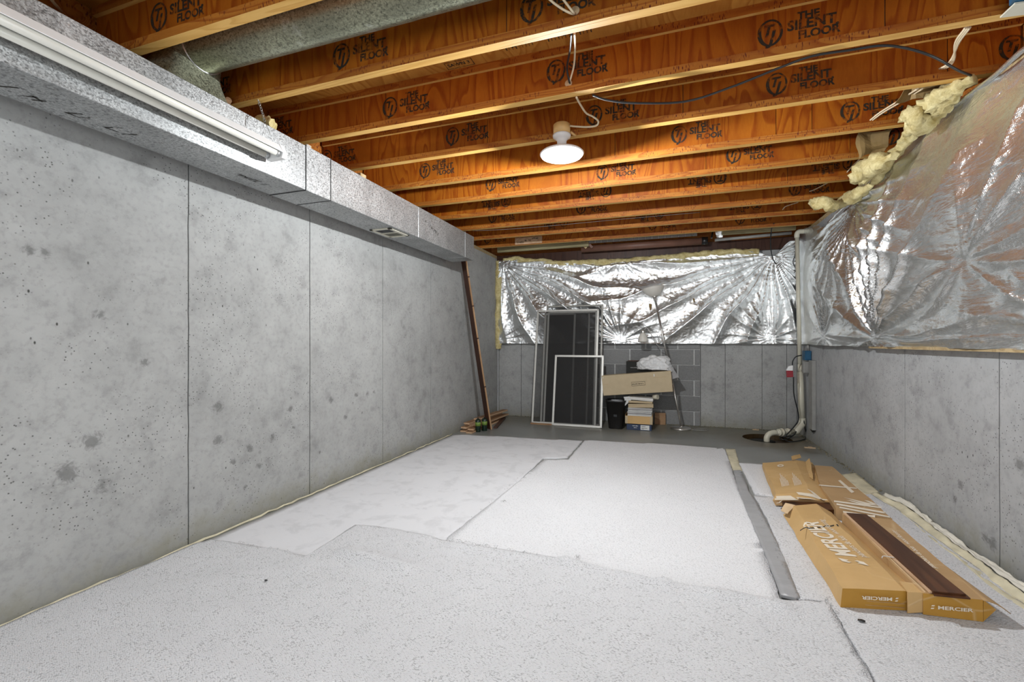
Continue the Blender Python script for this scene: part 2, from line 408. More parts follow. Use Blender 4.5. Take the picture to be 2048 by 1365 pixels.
def recenter(o):
    """origin to the mesh's own middle, so object-space grain differs per piece"""
    me = o.data; c = sum((v.co for v in me.vertices), Vector())/max(1, len(me.vertices))
    me.transform(Matrix.Translation(-c)); o.location = o.location+c
    return o
def smooth(pts, n=6):
    pts = [Vector(p) for p in pts]; P = [pts[0]*2-pts[1]]+pts+[pts[-1]*2-pts[-2]]; out = []
    for i in range(1, len(P)-2):
        a, b, c, d = P[i-1:i+3]
        for k in range(n):
            t = k/n
            out.append(.5*((2*b)+(c-a)*t+(2*a-5*b+4*c-d)*t*t+(3*b-a-3*c+d)*t**3))
    out.append(pts[-1]); return out
def nz(x, y, z=0, s=1.): return noise.noise(Vector((x*s, y*s, z*s)))
_tc = {}
def text_mesh(txt, size, bold=0.0, shear=0., align='LEFT'):
    key = (txt, size, bold, shear, align)
    if key not in _tc:
        cu = bpy.data.curves.new('t', 'FONT'); cu.body = txt; cu.size = size; cu.offset = bold; cu.shear = shear
        cu.align_x = align; cu.resolution_u = 3; cu.extrude = 0
        ob = bpy.data.objects.new('t', cu); COL.objects.link(ob)
        dg = bpy.context.evaluated_depsgraph_get(); me = bpy.data.meshes.new_from_object(ob.evaluated_get(dg))
        bpy.data.objects.remove(ob); me.materials.clear(); _tc[key] = me
    return _tc[key]
def faint_marks(w_, h_, n, seed, th=.12, slant=.0):
    """writing too small or smeared to read: a row of short strokes"""
    rr = random.Random(seed); bm = bmesh.new(); t = h_*th
    def q(x0, y0, x1, y1):
        d = Vector((x1-x0, y1-y0, 0)); m = Vector((-d.y, d.x, 0)).normalized()*t
        sh = lambda x, y: Vector((x+slant*y, y, 0))
        bm.faces.new([bm.verts.new(v) for v in (sh(x0, y0)-m, sh(x1, y1)-m, sh(x1, y1)+m, sh(x0, y0)+m)])
    for k in range(n):
        x = w_*k/n; c = w_/n*.72; h1 = h_*rr.uniform(.55, 1)
        if rr.random() < .12: continue
        q(x, 0, x+c*rr.uniform(0, .3), h1)
        if rr.random() < .7: q(x, h1*rr.uniform(.4, 1), x+c, h1*rr.uniform(.4, 1))
        if rr.random() < .6: q(x+c*.9, h1*.9, x+c*rr.uniform(.6, 1), 0)
        if rr.random() < .4: q(x, t, x+c, t*rr.uniform(1, 2))
    me = bpy.data.meshes.new('marks'); bm.to_mesh(me); bm.free(); return me
def merge_text(parts, name, mat_):
    """parts: (text, size, x, y, bold) laid out on a plane, joined with extra bmesh"""
    bm = bmesh.new()
    for (txt, size, x, y, bold) in parts:
        me = text_mesh(txt, size, bold).copy(); me.transform(Matrix.Translation((x, y, 0))); bm.from_mesh(me); bpy.data.meshes.remove(me)
    return bm
def place_print(me, name, mat_, origin, right, up, parent, label=None):
    right = Vector(right).normalized(); up = Vector(up).normalized(); n = right.cross(up)
    o = bpy.data.objects.new(name, me); COL.objects.link(o)
    if not me.materials: me.materials.append(M[mat_])
    m = Matrix((right, up, n)).transposed().to_4x4(); m.translation = Vector(origin)
    o.parent = parent; o.matrix_world = m; o.matrix_parent_inverse = parent.matrix_basis.inverted() if parent.parent is None else (parent.parent.matrix_basis).inverted()
    o.matrix_basis = m
    if label: o['label'] = label
    return o

XL, XR, YB, YF, ZW, ZJ, JT, ZD = -2.42, 1.49, 6.36, -2.4, 2.335, 2.38, 2.59, 2.63

# ------------------------------------------------------------------ the room shell
def floor():
    b = B(); cx, cy, r = 1.06, 5.79, .25
    outer = [b.bm.verts.new(p) for p in ((XL-.25, YF-.1, 0), (XR+.25, YF-.1, 0), (XR+.25, YB+.25, 0), (XL-.25, YB+.25, 0))]
    inner = [b.bm.verts.new((cx+r*math.cos(2*math.pi*k/40), cy+r*math.sin(2*math.pi*k/40), 0)) for k in range(40)]
    es = [b.bm.edges.new((L[i], L[(i+1) % len(L)])) for L in (outer, inner) for i in range(len(L))]
    bmesh.ops.triangle_fill(b.bm, edges=es, use_beauty=True)
    low = [b.bm.verts.new(v.co+Vector((0, 0, -.045))) for v in inner]
    for k in range(40): b.bm.faces.new((inner[k], inner[(k+1) % 40], low[(k+1) % 40], low[k])).material_index = 1
    o = b.obj('floor', ['slab', 'rust'], fix=False); tag(o, 'grey concrete slab floor', None, None, 'structure')
    for f in o.data.polygons:
        if f.material_index == 0 and f.normal.z < 0: f.flip()
    b = B(); b.lathe([(.001, -.045), (.12, -.05), (.255, -.045)], (cx, cy, 0), 32)
    tag(W(b.obj('pit_lid', 'rust'), o), 'rusty brown sump pit lid sunk in floor')
    b = B(); b.lathe([(.001, -.041), (.10, -.040), (.13, -.043)], (cx-.03, cy+.07, 0), 20)
    W(b.obj('pit_opening', 'dark'), o)
floor()

def panels(name, axis, const, cuts, z0, z1, mat_, out):
    """wall of poured panels with open form joints, axis along which it runs"""
    b = B(); t = .2
    lo, hi = cuts[0], cuts[-1]
    def bx(bb, a, c, d0, d1, zz0, zz1, bev=0):
        if axis == 'Y': bb.box((min(d0, d1), a, zz0), (max(d0, d1), c, zz1), 0, bev)
        else: bb.box((a, min(d0, d1), zz0), (c, max(d0, d1), zz1), 0, bev)
    bx(b, lo, hi, const+out*.03, const+out*t, z0-.1, z1)
    root = b.obj(name, 'conc_dark'); tag(root, None, None, None, 'structure')
    for a, c in zip(cuts, cuts[1:]):
        b = B(); g = .0034
        # ragged vertical edges
        vs = []; n = 26
        cols = [a+g]+[a+(c-a)*i/6 for i in range(1, 6)]+[c-g]
        grid = []
        for i, u in enumerate(cols):
            col = []
            for k in range(n+1):
                z = z0+(z1-z0)*k/n
                du = (nz(u*3, z*9, 5)*.0035) if i in (0, len(cols)-1) else 0
                dep = nz(u*1.3, z*1.3, 2)*.002
                p = (const+out*dep, u+du, z) if axis == 'Y' else (u+du, const+out*dep, z)
                col.append(b.bm.verts.new(p))
            grid.append(col)
        for i in range(len(cols)-1):
            for k in range(n): b.bm.faces.new((grid[i][k], grid[i+1][k], grid[i+1][k+1], grid[i][k+1])).smooth = True
        for col in (grid[0], grid[-1]):
            col = [b.bm.verts.new(v.co) for v in col]
            bk = [b.bm.verts.new(v.co+(Vector((out*.04, 0, 0)) if axis == 'Y' else Vector((0, out*.04, 0)))) for v in col]
            for k in range(n): b.bm.faces.new((col[k], col[k+1], bk[k+1], bk[k]))
        top = [b.bm.verts.new(g_[-1].co) for g_ in grid]; bk = [b.bm.verts.new(v.co+(Vector((out*.04, 0, 0)) if axis == 'Y' else Vector((0, out*.04, 0)))) for v in top]
        for k in range(len(top)-1): b.bm.faces.new((top[k], top[k+1], bk[k+1], bk[k]))
        W(b.obj('concrete_panel', mat_), root)
    return root
panels('wall_left', 'Y', XL, [YF, -.88, -.02, .85, 1.72, 2.585, 3.46, 4.33, 5.2, YB], 0, ZW, 'conc_left', -1)
panels('wall_right', 'Y', XR, [YF, .1, .97, 1.84, 2.79, 3.70, 4.58, 5.4, YB], 0, ZW, 'conc_right', 1)
wb = panels('wall_back', 'X', YB, [XL, -2.40, -2.05, -.95], 0, ZW, 'conc_back', 1)
b = B(); b.box((-.95, YB+.03, -.1), (XR+.2, YB+.2, ZW)); tag(W(b.obj('backing', 'conc_dark'), wb))
for a, c in ((.40, .69), (.69, 1.11), (1.11, 1.38), (1.38, XR)):
    b = B(); b.box((a+.002, YB, 0), (c-.002, YB+.05, ZW), 0, .0015); W(b.obj('concrete_panel', 'conc_back'), wb)
b = B(); b.box((-.95, YB+.008, 0), (.395, YB+.05, ZW)); W(b.obj('mortar_bed', 'mortar'), wb)
rows = 12
for r_ in range(rows):
    z0 = .0+r_*.203-.02; x = -.95-(.2 if r_ % 2 else 0.0)+.055
    while x < .395:
        a, c = max(x, -.95), min(x+.397, .395)
        if c-a > .03 and z0+.203 < ZW+.02:
            b = B(); b.box((a+.005, YB-.003+random.random()*.002, max(0, z0+.005)), (c-.005, YB+.04, min(ZW, z0+.198)), 0, .003)
            W(b.obj('concrete_block', 'block'), wb)
        x += .407
b = B(); b.box((XL-.2, YF-.2, -.1), (XR+.2, YF, ZD)); tag(b.obj('wall_rear', 'conc_left'), None, None, None, 'structure')
# plywood deck = ceiling, in sheets
b = B(); b.box((XL-.3, YF-.2, ZD+.02), (XR+.3, YB+.3, ZD+.05)); ceil = b.obj('ceiling', 'deck'); tag(ceil, None, None, None, 'structure')
yy = YF
xs0 = [-2.7, -.48, 1.96]
k = 0
while yy < YB+.2:
    y2 = yy+1.216
    cut = [-2.7, (-1.1 if k % 2 else .12), 1.8]
    for a, c in zip(cut, cut[1:]):
        b = B(); b.box((a+.0015, yy+.0015, ZD), (c-.0015, min(y2, YB+.25)-.0015, ZD+.02)); recenter(W(b.obj('plywood_sheet', 'deck'), ceil))
    yy = y2; k += 1
# sill plates and rim boards
def trim(name, lo, hi, m='lumber'):
    b = B(); b.box(lo, hi, 0, .002); tag(b.obj(name, m), None, None, None, 'structure')
trim('trim_1', (XL-.14, YF, ZW), (XL, YB, ZJ)); trim('trim_2', (XR, YF, ZW), (XR+.14, YB, ZJ)); trim('trim_3', (XL-.14, YB-.035, 2.235), (XR+.14, YB+.14, ZJ), 'plank_side')
trim('trim_4', (XL-.14, YF, ZJ), (XL-.10, YB, ZD), 'lvl'); trim('trim_5', (XR+.10, YF, ZJ), (XR+.14, YB, ZD), 'lvl'); trim('trim_6', (XL-.3, YB+.08, ZJ), (XR+.3, YB+.12, ZD), 'lvl')

# ------------------------------------------------------------------ joists
def stamp_mesh():
    bm = bmesh.new()
    def ring(cx, cy, rx, ry, wd, n=32):
        o = [bm.verts.new((cx+rx*math.cos(2*math.pi*k/n), cy+ry*math.sin(2*math.pi*k/n), .0004)) for k in range(n)]
        i = [bm.verts.new((cx+(rx-wd*(1.25-.5*math.sin(2*math.pi*k/n+.6)))*math.cos(2*math.pi*k/n), cy+(ry-wd*.8)*math.sin(2*math.pi*k/n), .0004)) for k in range(n)]
        for k in range(n): bm.faces.new((o[k], o[(k+1) % n], i[(k+1) % n], i[k]))
    ring(0, 0, .044, .052, .009)
    for (t, s, x, y, bo, sh) in (('T', .062, -.030, -.012, .0020, .25), ('J', .070, -.006, -.040, .0022, .25),
                                 ('THE', .040, .092, .030, .0016, 0), ('SILENT', .052, .058, -.006, .0018, 0), ('FLOOR', .042, .094, -.043, .0016, 0)):
        me = text_mesh(t, s, bo, sh).copy(); me.transform(Matrix.Translation((x, y, 0))); bm.from_mesh(me); bpy.data.meshes.remove(me)
    ring(.222, -.012, .006, .006, .005, 8)
    me = bpy.data.meshes.new('stamp'); bm.to_mesh(me); bm.free(); me.materials.append(M['stamp']); return me
STM = stamp_mesh()
stamps = {-1: [(318, 22, 0)], 0: [(683, 108, 0), (1063, 12, 0), (392, 175, 0)], 1: [(523, 252, 0), (780, 207, 0), (1112, 147, 0), (1540, 60, 0)],
          2: [(653, 305, 0), (905, 270, 0), (1188, 228, 0), (1553, 167, 0), (2025, 80, 0)],
          3: [(850, 345, 0), (1358, 270, 0), (1700, 222, 0)], 4: [(982, 372, 0), (1205, 341, 0), (1467, 311, 0), (1782, 272, 0)],
          5: [(1012, 406, 1), (1212, 383, 1), (1440, 360, 1), (1700, 330, 1)], 6: [(985, 436, 0), (1162, 418, 0), (1590, 379, 0)],
          7: [(1128, 450, 1), (1318, 434, 1), (1513, 414, 1)], 8: [(1305, 459, 0), (1480, 444, 0), (975, 482, 0)]}
seams = {-1: [(210, 20)], 0: [(560, 140), (1013, 30), (1440, -40)], 1: [(772, 215), (1184, 130), (1770, 20)], 2: [(668, 310), (975, 258), (1366, 195), (1895, 100)],
         3: [(915, 345), (1230, 292), (1552, 240), (1624, 230)], 4: [(1028, 370), (1412, 320), (1700, 280)], 5: [(1258, 380), (1575, 345)], 6: [(1168, 420), (1420, 395)],
         7: [(1205, 440), (1400, 425)], 8: [(1170, 470), (1415, 455)]}
where = {-4: 'behind the camera', -3: 'over the camera, second before the round duct', -2: 'just in front of the camera, next before the duct bay',
         -1: 'nearest in view, at the top left before the round duct',
         0: 'next beyond the round metal duct, fixture chain hooked to its underside',
         1: 'third from the near end, two cables hanging before its web',
         2: 'carrying the lit lamp and tan junction box', 3: 'first one beyond the lit round lamp',
         4: 'second beyond the lamp, ending at the cream cable loop', 5: 'with upside-down prints, third beyond the lamp',
         6: 'fourth beyond the lamp, at the small yellow batt tuft', 7: 'with upside-down prints, above the end of the rectangular duct',
         8: 'last and farthest one before the brown pipe', -5: 'far behind the camera', -6: 'farthest behind the camera'}
for n in range(-6, 9):
    yr = 1.866+.4865*n; yf = yr-.045; yc = (yr+yf)/2; x0, x1 = XL-.08, XR+.09
    j = empty('floor_joist', (-.46, yc, ZJ), 'orange I-joist, '+where[n], 'joist', 'I-joists under the plywood deck')
    b = B(); vs = b.box((x0, yf, ZJ), (x1, yr, ZJ+.038))
    for f in b.bm.faces:
        if abs(f.normal.z) > .5: f.material_index = 1
    o = b.obj('bottom_flange', ['lvl', 'flange'])
    recenter(W(o, j))
    b = B(); b.box((x0, yf, JT), (x1, yr, ZD))
    for f in b.bm.faces:
        f.normal_update()
        if abs(f.normal.z) > .5: f.material_index = 1
    recenter(W(b.obj('top_flange', ['lvl', 'flange']), j))
    yw = yc-.0048
    cuts = sorted([x0]+[ony(px, py, yw).x for px, py in seams.get(n, [(600, 0), (1500, 0)])]+[x1])
    cuts = [c for c in cuts if x0 <= c <= x1]
    for a, c in zip(cuts, cuts[1:]):
        if c-a < .02: continue
        b = B(); b.box((a+.0018, yw, ZJ+.034), (c-.0018, yw+.0095, JT+.004)); recenter(W(b.obj('web_panel', 'web'), j))
    b = B(); b.box((x0+.05, yw+.004, ZJ+.03), (x1-.05, yw+.0085, JT)); W(b.obj('web_core', 'dark'), j)
    if n < -1: continue
    for (px, py, fl) in stamps.get(n, []):
        p = ony(px, py, yw); s = -1 if fl else 1
        zc = (ZJ+.038+JT)/2 + (.0 if not fl else -.0)
        zc += random.uniform(-.012, .012)
        o = bpy.data.objects.new('printed_stamp', STM); COL.objects.link(o)
        m = (Matrix(((s, 0, 0), (0, 0, -1), (0, s, 0)))*1.17).to_4x4()
        m.translation = Vector((p.x, yw-.0008, zc))
        o.parent = j; o.matrix_parent_inverse = Matrix.Translation(-j.location); o.matrix_basis = m
# prints on the deck between the first joists
def deck_print():
    bm = bmesh.new()
    def bar(x0, y0, x1, y1):
        bm.faces.new([bm.verts.new(p) for p in ((x0, y0, 0), (x1, y0, 0), (x1, y1, 0), (x0, y1, 0))])
    y = 2.16
    cen = {}
    for px0, nb in ((1015, 9), (1095, 13)):
        p = onz(px0, 105 if px0 < 1050 else 78, ZD)
        for k in range(nb):
            x = p.x+k*.018; wd = .003 if k % 3 else .006
            bar(x, y-.07, x+wd, y+.09)
    for px0 in (1020, 1120):
        me = faint_marks(.13, .028, 6, px0, .10); me.transform(Matrix.Translation((onz(px0+12, 95 if px0 < 1100 else 70, ZD).x, y-.05, 0)) @ Matrix.Rotation(R(90), 4, 'Z')); bm.from_mesh(me)
    p = onz(915, 128, ZD)
    fr = [(p.x-.07, p.y-.026), (p.x+.09, p.y-.026), (p.x+.09, p.y+.03), (p.x-.07, p.y+.03)]
    for (a, c) in ((0, 1), (1, 2), (2, 3), (3, 0)):
        (xa, ya), (xb, yb) = fr[a], fr[c]; bar(min(xa, xb)-.002, min(ya, yb)-.002, max(xa, xb)+.002, max(ya, yb)+.002)
    me = text_mesh('SAWN 3', .036, .001).copy(); me.transform(Matrix.Translation((p.x-.06, p.y+.012, 0)) @ Matrix.Diagonal((1, -1, 1, 1))); bm.from_mesh(me)
    bmesh.ops.translate(bm, verts=bm.verts, vec=(0, 0, ZD-.001))
    me = bpy.data.meshes.new('deck_print'); bm.to_mesh(me); bm.free(); me.materials.clear(); me.materials.append(M['stamp'])
    o = bpy.data.objects.new('deck_print', me); COL.objects.link(o); o.parent = ceil
deck_print()

# ------------------------------------------------------------------ rectangular duct
DX0, DX1, DZ0, DZ1 = -2.325, -2.05, 2.002, 2.268
duct = empty('rectangular_duct', (-2.27, 2, DZ0), 'long rectangular galvanised duct hung along the top of the left wall', 'duct')
for a, c in ((-1.0, .1), (.102, .76), (.762, 2.156), (2.160, 2.366), (2.370, 3.45), (3.452, 4.41), (4.413, 4.64)):
    b = B(); e = .0015 if a == 2.160 else 0
    b.box((DX0, a, DZ0-e), (DX1+e, c, DZ1+e), 0, .002); W(b.obj('duct_section', 'duct'), duct)
for y, m_, t_ in ((2.158, 'strap', .004), (2.368, 'strap', .004), (4.41, 'galv2', .006), (.761, 'galv2', .003)):
    b = B(); b.box((DX0-.001, y-t_/2, DZ0-.004), (DX1+.004, y+t_/2, DZ1+.004)); W(b.obj('seam_strip', m_), duct)
b = B(); b.box((DX1-.012, 2.165, DZ1-.03), (DX1+.001, 2.195, DZ1+.012)); W(b.obj('hanger_strap', 'galv2'), duct)
b = B(); b.box((DX1-.055, 2.20, DZ1-.002), (DX1-.025, 2.23, DZ1+.03)); W(b.obj('wooden_spacer', 'lumber'), duct)
b = B(); b.box((DX1-.05, 2.67, DZ1-.002), (DX1-.0, 2.73, DZ1+.02)); W(b.obj('wooden_spacer', 'lumber'), duct)
v = empty('air_register', (-2.185, 3.22, DZ0), 'small cream rectangular air register on the underside of the duct', 'air vent')
b = B()
vx0, vx1, vy0, vy1 = -2.285, -2.085, 3.085, 3.36
b.box((vx0, vy0, DZ0-.008), (vx1, vy0+.022, DZ0)); b.box((vx0, vy1-.022, DZ0-.008), (vx1, vy1, DZ0))
b.box((vx0, vy0, DZ0-.008), (vx0+.03, vy1, DZ0)); b.box((vx1-.03, vy0, DZ0-.008), (vx1, vy1, DZ0)); b.box((vx0, 3.217, DZ0-.007), (vx1, 3.227, DZ0))
W(b.obj('frame', 'cream', bev=.001), v)
for k in range(11):
    yk = vy0+.03+k*.0205
    b = B(); b.hexa([(vx0+.03, yk, DZ0-.006), (vx1-.03, yk, DZ0-.006), (vx1-.03, yk+.003, DZ0-.006), (vx0+.03, yk+.003, DZ0-.006),
                     (vx0+.03, yk+.010, DZ0-.0006), (vx1-.03, yk+.010, DZ0-.0006), (vx1-.03, yk+.013, DZ0-.0006), (vx0+.03, yk+.013, DZ0-.0006)])
    W(b.obj('louvre_slat', 'greyp' if k < 6 else 'cream'), v)
place_print(faint_marks(.46, .075, 7, 5, .05, .4), 'handwriting', 'stamp', (-2.26, .92, DZ0-.0012), (0, 1, 0), (1, 0, 0), duct)
place_print(faint_marks(.22, .05, 8, 31, .06, .4), 'handwriting', 'stamp', (-2.22, 1.80, DZ0-.0012), (0, 1, 0), (1, 0, 0), duct)
place_print(faint_marks(.26, .035, 9, 11, .06), 'handwriting', 'stamp', (DX1+.0022, 3.56, 2.16), (0, 1, -.28), (0, .28, 1), duct)

# ------------------------------------------------------------------ round duct
rd = empty('round_duct', (-.5, 1.6, 2.52), 'round weathered galvanised duct crossing the ceiling between two joists', 'duct')
AY, AZ, AR = 1.6, 2.522, .104
b = B(); b.tube([(-2.15, AY, AZ), (-1.0, AY, AZ)], AR, 40, cap=False); W(b.obj('pipe_section', 'round'), rd)
b = B(); b.tube([(-1.03, AY, AZ), (1.35, AY, AZ)], AR-.0012, 40, cap=False); W(b.obj('pipe_section', 'round'), rd)
b = B(); b.tube([(-2.165, AY, AZ), (-2.15, AY, AZ), (-2.146, AY, AZ)], [AR+.001, AR+.006, AR+.001], 40); W(b.obj('collar_ring', 'galv2'), rd)
b = B(); n = 32; rings = []
for t in (0, .2, .45, .7, 1):
    ring = []
    for k in range(n):
        a = 2*math.pi*k/n
        ca, sa = math.cos(a), math.sin(a)
        c0 = Vector((-2.15, AY+AR*ca, AZ+AR*sa))
        sq = max(abs(ca), abs(sa)); c1 = Vector((-2.21-.115*sa/sq, 1.54+.165*ca/sq, DZ1))
        ring.append(b.bm.verts.new(c0.lerp(c1, t)+Vector((-.07*math.sin(math.pi*t)*(1 if sa > 0 else .15), 0, .0))))
    rings.append(ring)
for a_, c_ in zip(rings, rings[1:]):
    for k in range(n): b.bm.faces.new((a_[k], a_[(k+1) % n], c_[(k+1) % n], c_[k])).smooth = True
W(b.obj('boot', 'round'), rd)

# ------------------------------------------------------------------ fluorescent shop light
FX, FZ, FY0, FY1 = -1.975, 2.105, .66, 1.875
fx = empty('shop_light', (FX, 1.3, FZ), 'long white unlit fluorescent shop light hung on a chain beside the duct', 'light fixture')
b = B(); prof = [(-.060, -.012), (-.035, .028), (.035, .028), (.060, -.012), (.058, -.014), (.034, .018), (-.034, .018), (-.058, -.014)]
L = [[b.bm.verts.new((FX+x, y, FZ+z)) for x, z in prof] for y in (FY0, FY1)]
for k in range(8): b.bm.faces.new((L[0][k], L[0][(k+1) % 8], L[1][(k+1) % 8], L[1][k]))
b.bm.faces.new(L[0]); b.bm.faces.new(L[1]); W(b.obj('reflector_housing', 'white'), fx)
b = B(); b.box((FX-.022, FY0+.02, FZ-.004), (FX+.022, FY1-.02, FZ+.019), 0, .004); W(b.obj('ballast_cover', 'white'), fx)
for sx in (-1, 1):
    b = B(); b.tube([(FX+sx*.037, FY0+.03, FZ-.022), (FX+sx*.037, FY1-.03, FZ-.022)], .0155, 16); t_ = W(b.obj('tube', 'tube'), fx)
    b = B()
    for y in (FY0+.03, FY1-.045): b.tube([(FX+sx*.037, y, FZ-.022), (FX+sx*.037, y+.018, FZ-.022)], .0165, 16)
    W(b.obj('tube_cap', 'galv2'), fx)
for y in (FY0, FY1):
    b = B(); d = .012 if y == FY0 else -.012
    pr = [(-.062, -.016), (-.052, -.042), (.052, -.042), (.062, -.016), (.038, .032), (-.038, .032)]
    L = [[b.bm.verts.new((FX+x, yy_, FZ+z)) for x, z in pr] for yy_ in (y-d, y+d*1.5)]
    for k in range(6): b.bm.faces.new((L[0][k], L[0][(k+1) % 6], L[1][(k+1) % 6], L[1][k]))
    b.bm.faces.new(L[0]); b.bm.faces.new(L[1]); W(b.obj('end_cap', 'white', bev=.002), fx)
b = B(); top = Vector((FX-.0, 1.80, 2.235))
b.tube([top, (FX-.036, 1.79, FZ+.028)], .0012, 5); b.tube([top, (FX+.036, 1.82, FZ+.028)], .0012, 5)
W(b.obj('wire_hanger', 'galv2'), fx)
pa, pb = Vector((-2.06, 1.835, ZJ)), top
for k in range(8):
    b = B(); c = pa.lerp(pb, (k+.6)/8.2); pts = []
    ax = (pb-pa).normalized(); s_ = Vector((1, 0, 0)) if k % 2 else Vector((0, 1, 0)); s_ = (s_-ax*s_.dot(ax)).normalized()
    for q in range(13): 
        a = 2*math.pi*q/12; pts.append(c+ax*.0125*math.cos(a)+s_*.006*math.sin(a))
    b.tube(pts, .0013, 5, cap=False); W(b.obj('chain_link', 'galv2'), fx)
b = B(); b.tube(smooth([pa+Vector((0, 0, .004)), pa+Vector((0, 0, -.006)), pa+Vector((.006, 0, -.014)), pa+Vector((0, 0, -.022)), pa+Vector((-.005, 0, -.016))]), .0014, 5); W(b.obj('hook', 'galv2'), fx)

# ------------------------------------------------------------------ lit lamp
lp = empty('ceiling_lamp', (-.62, 2.74, 2.38), 'lit round white disc lamp in a small socket under the tan junction box', 'lamp')
LC = Vector((-.62, 2.74, 0))
b = B(); b.lathe([(.0, 2.372), (.050, 2.372), (.056, 2.368), (.054, 2.355), (.040, 2.345), (.030, 2.335), (.027, 2.305), (.0, 2.305)], LC, 28); W(b.obj('lampholder', 'white'), lp)
b = B(); b.lathe([(.0, 2.308), (.022, 2.308), (.020, 2.285), (.05, 2.275), (.125, 2.262), (.136, 2.252), (.130, 2.246)], LC, 36); W(b.obj('lamp_body', 'white'), lp)
b = B(); b.lathe([(.132, 2.252), (.125, 2.240), (.08, 2.228), (.001, 2.223)], LC, 36); W(b.obj('diffuser', 'emit'), lp)
jb = empty('junction_box', (-.62, 2.74, 2.38), 'round tan plastic junction box screwed to the joist above the lit lamp', 'junction box')
b = B(); b.lathe([(.0, 2.435), (.046, 2.435), (.052, 2.43), (.052, 2.374), (.0, 2.374)], LC, 28); W(b.obj('box_body', 'boxcol'), jb)
b = B(); b.box((-.645, 2.735, 2.385), (-.60, 2.822, 2.425)); W(b.obj('mounting_bracket', 'boxcol'), jb)
b = B(); b.tube([(-.57, 2.76, 2.39), (-.545, 2.79, 2.375)], .008, 6); W(b.obj('nail_bracket', 'boxcol'), jb)

# ------------------------------------------------------------------ foil blankets
def sm(x): x = max(0, min(1, x)); return x*x*(3-2*x)
def foil_sheet(name, conv, u0, u1, z0f, z1f, pins, nu, nv, mat_, bulge, label, root_name, lim=lambda u: 1., aniso=1., belly=lambda u, v: sm(v/.3)*sm((1-v)/.6)*1.2):
    """conv(u, z, depth) -> point; depth positive = out of the wall"""
    b = B(); g = []
    for i in range(nu+1):
        u = u0+(u1-u0)*i/nu; row = []
        for k in range(nv+1):
            z0, z1 = z0f(u), z1f(u); v = k/nv; z = z0+(z1-z0)*v
            e = min(v, 1-v)*(z1-z0); eu = min(u-u0, u1-u)
            d = bulge*belly(u, v)*(.8+.35*nz(u*1.1, z*1.3, 3))*(.35+.65*sm(eu/.12))*lim(u)
            pull = 1.
            for (pu, pz, amp, reach, nf, ph) in pins:
                du, dz = u-pu, z-pz; r = math.hypot(du, dz); th = math.atan2(dz, du)
                fall = math.exp(-(r/reach)**1.3)*sm(r/.045)
                fold = math.sin(th*nf*.5+ph+1.3*nz(u*1.6, z*1.6, ph)+1.6*math.sin(th*2.3+ph))
                fold = (1-abs(fold))**1.4*2-.75
                d += amp*lim(u)*fold*fall*(.25+min(r, .5)*1.8)
                pull = min(pull, 1-.95*math.exp(-(r/.11)**1.2))
            d = d*pull
            ua = u*aniso; q = nz(ua*4, z*4, 8); q2 = nz(ua*11+q*2, z*9, 4); q3 = nz(ua*23+q2*2, z*21, 2)
            d += (.0042*(1-abs(q)*2.4)*sm(e/.04)+.0034*(1-abs(q2)*2.4)+.0020*(1-abs(q3)*2.4))*lim(u)
            row.append(b.bm.verts.new(conv(u, z, max(.001, d+.012*lim(u)))))
        g.append(row)
    for i in range(nu):
        for k in range(nv): b.bm.faces.new((g[i][k], g[i+1][k], g[i+1][k+1], g[i][k+1])).smooth = True
    root = empty(root_name, conv((u0+u1)/2, z0f((u0+u1)/2), 0), label, 'insulation')
    W(b.obj('foil_facing', mat_), root)
    return root
bz1 = lambda u: (2.285-.085*sm((u+2.3)/.9)*1.0+.02*math.sin(u*2.4)+.02*nz(u*4, 0, 1)) if u < 1.0 else 2.20-.06*math.exp(-((u-1.2)/.1)**2)+.12*sm((u-1.22)/.2)
pins_b = [(-2.30, 2.26, .036, 1.8, 25, .3), (1.22, 2.15, .044, 2.0, 28, 1.7), (-.60, 1.12, .028, .40, 17, .8), (1.18, 1.13, .026, .36, 19, 2.), (-2.36, 1.12, .02, .3, 15, .2), (-.60, 2.20, .014, .3, 15, 1.2)]
fb = foil_sheet('foil', lambda u, z, d: (u, YB-.075-d, z), -2.37, 1.452, lambda u: 1.072+.006*nz(u*5, 2), bz1, pins_b, 380, 150, 'foilx', .055,
                'crumpled silver foil insulation blanket across the upper back wall', 'foil_blanket')
rz1 = lambda y: (2.325+.03*math.sin(y*2.1)-.10*sm((y-3.95)/.35)*sm((5.5-y)/.5)+.015*nz(y*5, 0, 3)) + .05*sm((y-5.3)/.6)
pins_r = [(4.38, 2.22, .024, .7, 33, .4), (3.98, 1.12, .048, .85, 19, 1.3), (2.9, 1.5, .016, 1.0, 9, .6), (5.10, 1.14, .028, .40, 19, 2.1), (2.1, 1.1, .014, .8, 14, .3), (1.6, 2.3, .008, 1.0, 12, .9)]
fr_ = foil_sheet('foil', lambda y, z, d: (XR-.03-.025*sm((5.9-y)/.5)-d, y, z), .3, 6.25, lambda u: 1.058+.006*nz(u*4, 5)+.01*sm((u-5)/.8), rz1, pins_r, 560, 150, 'foily', .075,
                 'crumpled silver foil insulation blanket covering the upper right wall', 'foil_blanket', lambda y: .35+.65*sm((5.85-y)/.6), .33, lambda u, v: (.75+.75*sm((u-2.9)/.8)*sm((5.6-u)/.8))*(sm(v/.62)*sm((1-v)/.38)*.75+.25*sm(v/.2)*sm((1-v)/.3)))
b = B(); b.box((-2.38, YB-.065, 1.085), (1.40, YB-.036, 2.14)); W(b.obj('batt_core', 'batt'), fb)
b = B(); b.box((XR-.028, .3, 1.075), (XR-.002, 6.20, 2.16)); W(b.obj('batt_core', 'batt'), fr_)
b = B(); b.box((XR-.062, .3, 1.045), (XR-.001, 4.1, 1.062)); W(b.obj('batten_strip', 'lumber'), fr_)
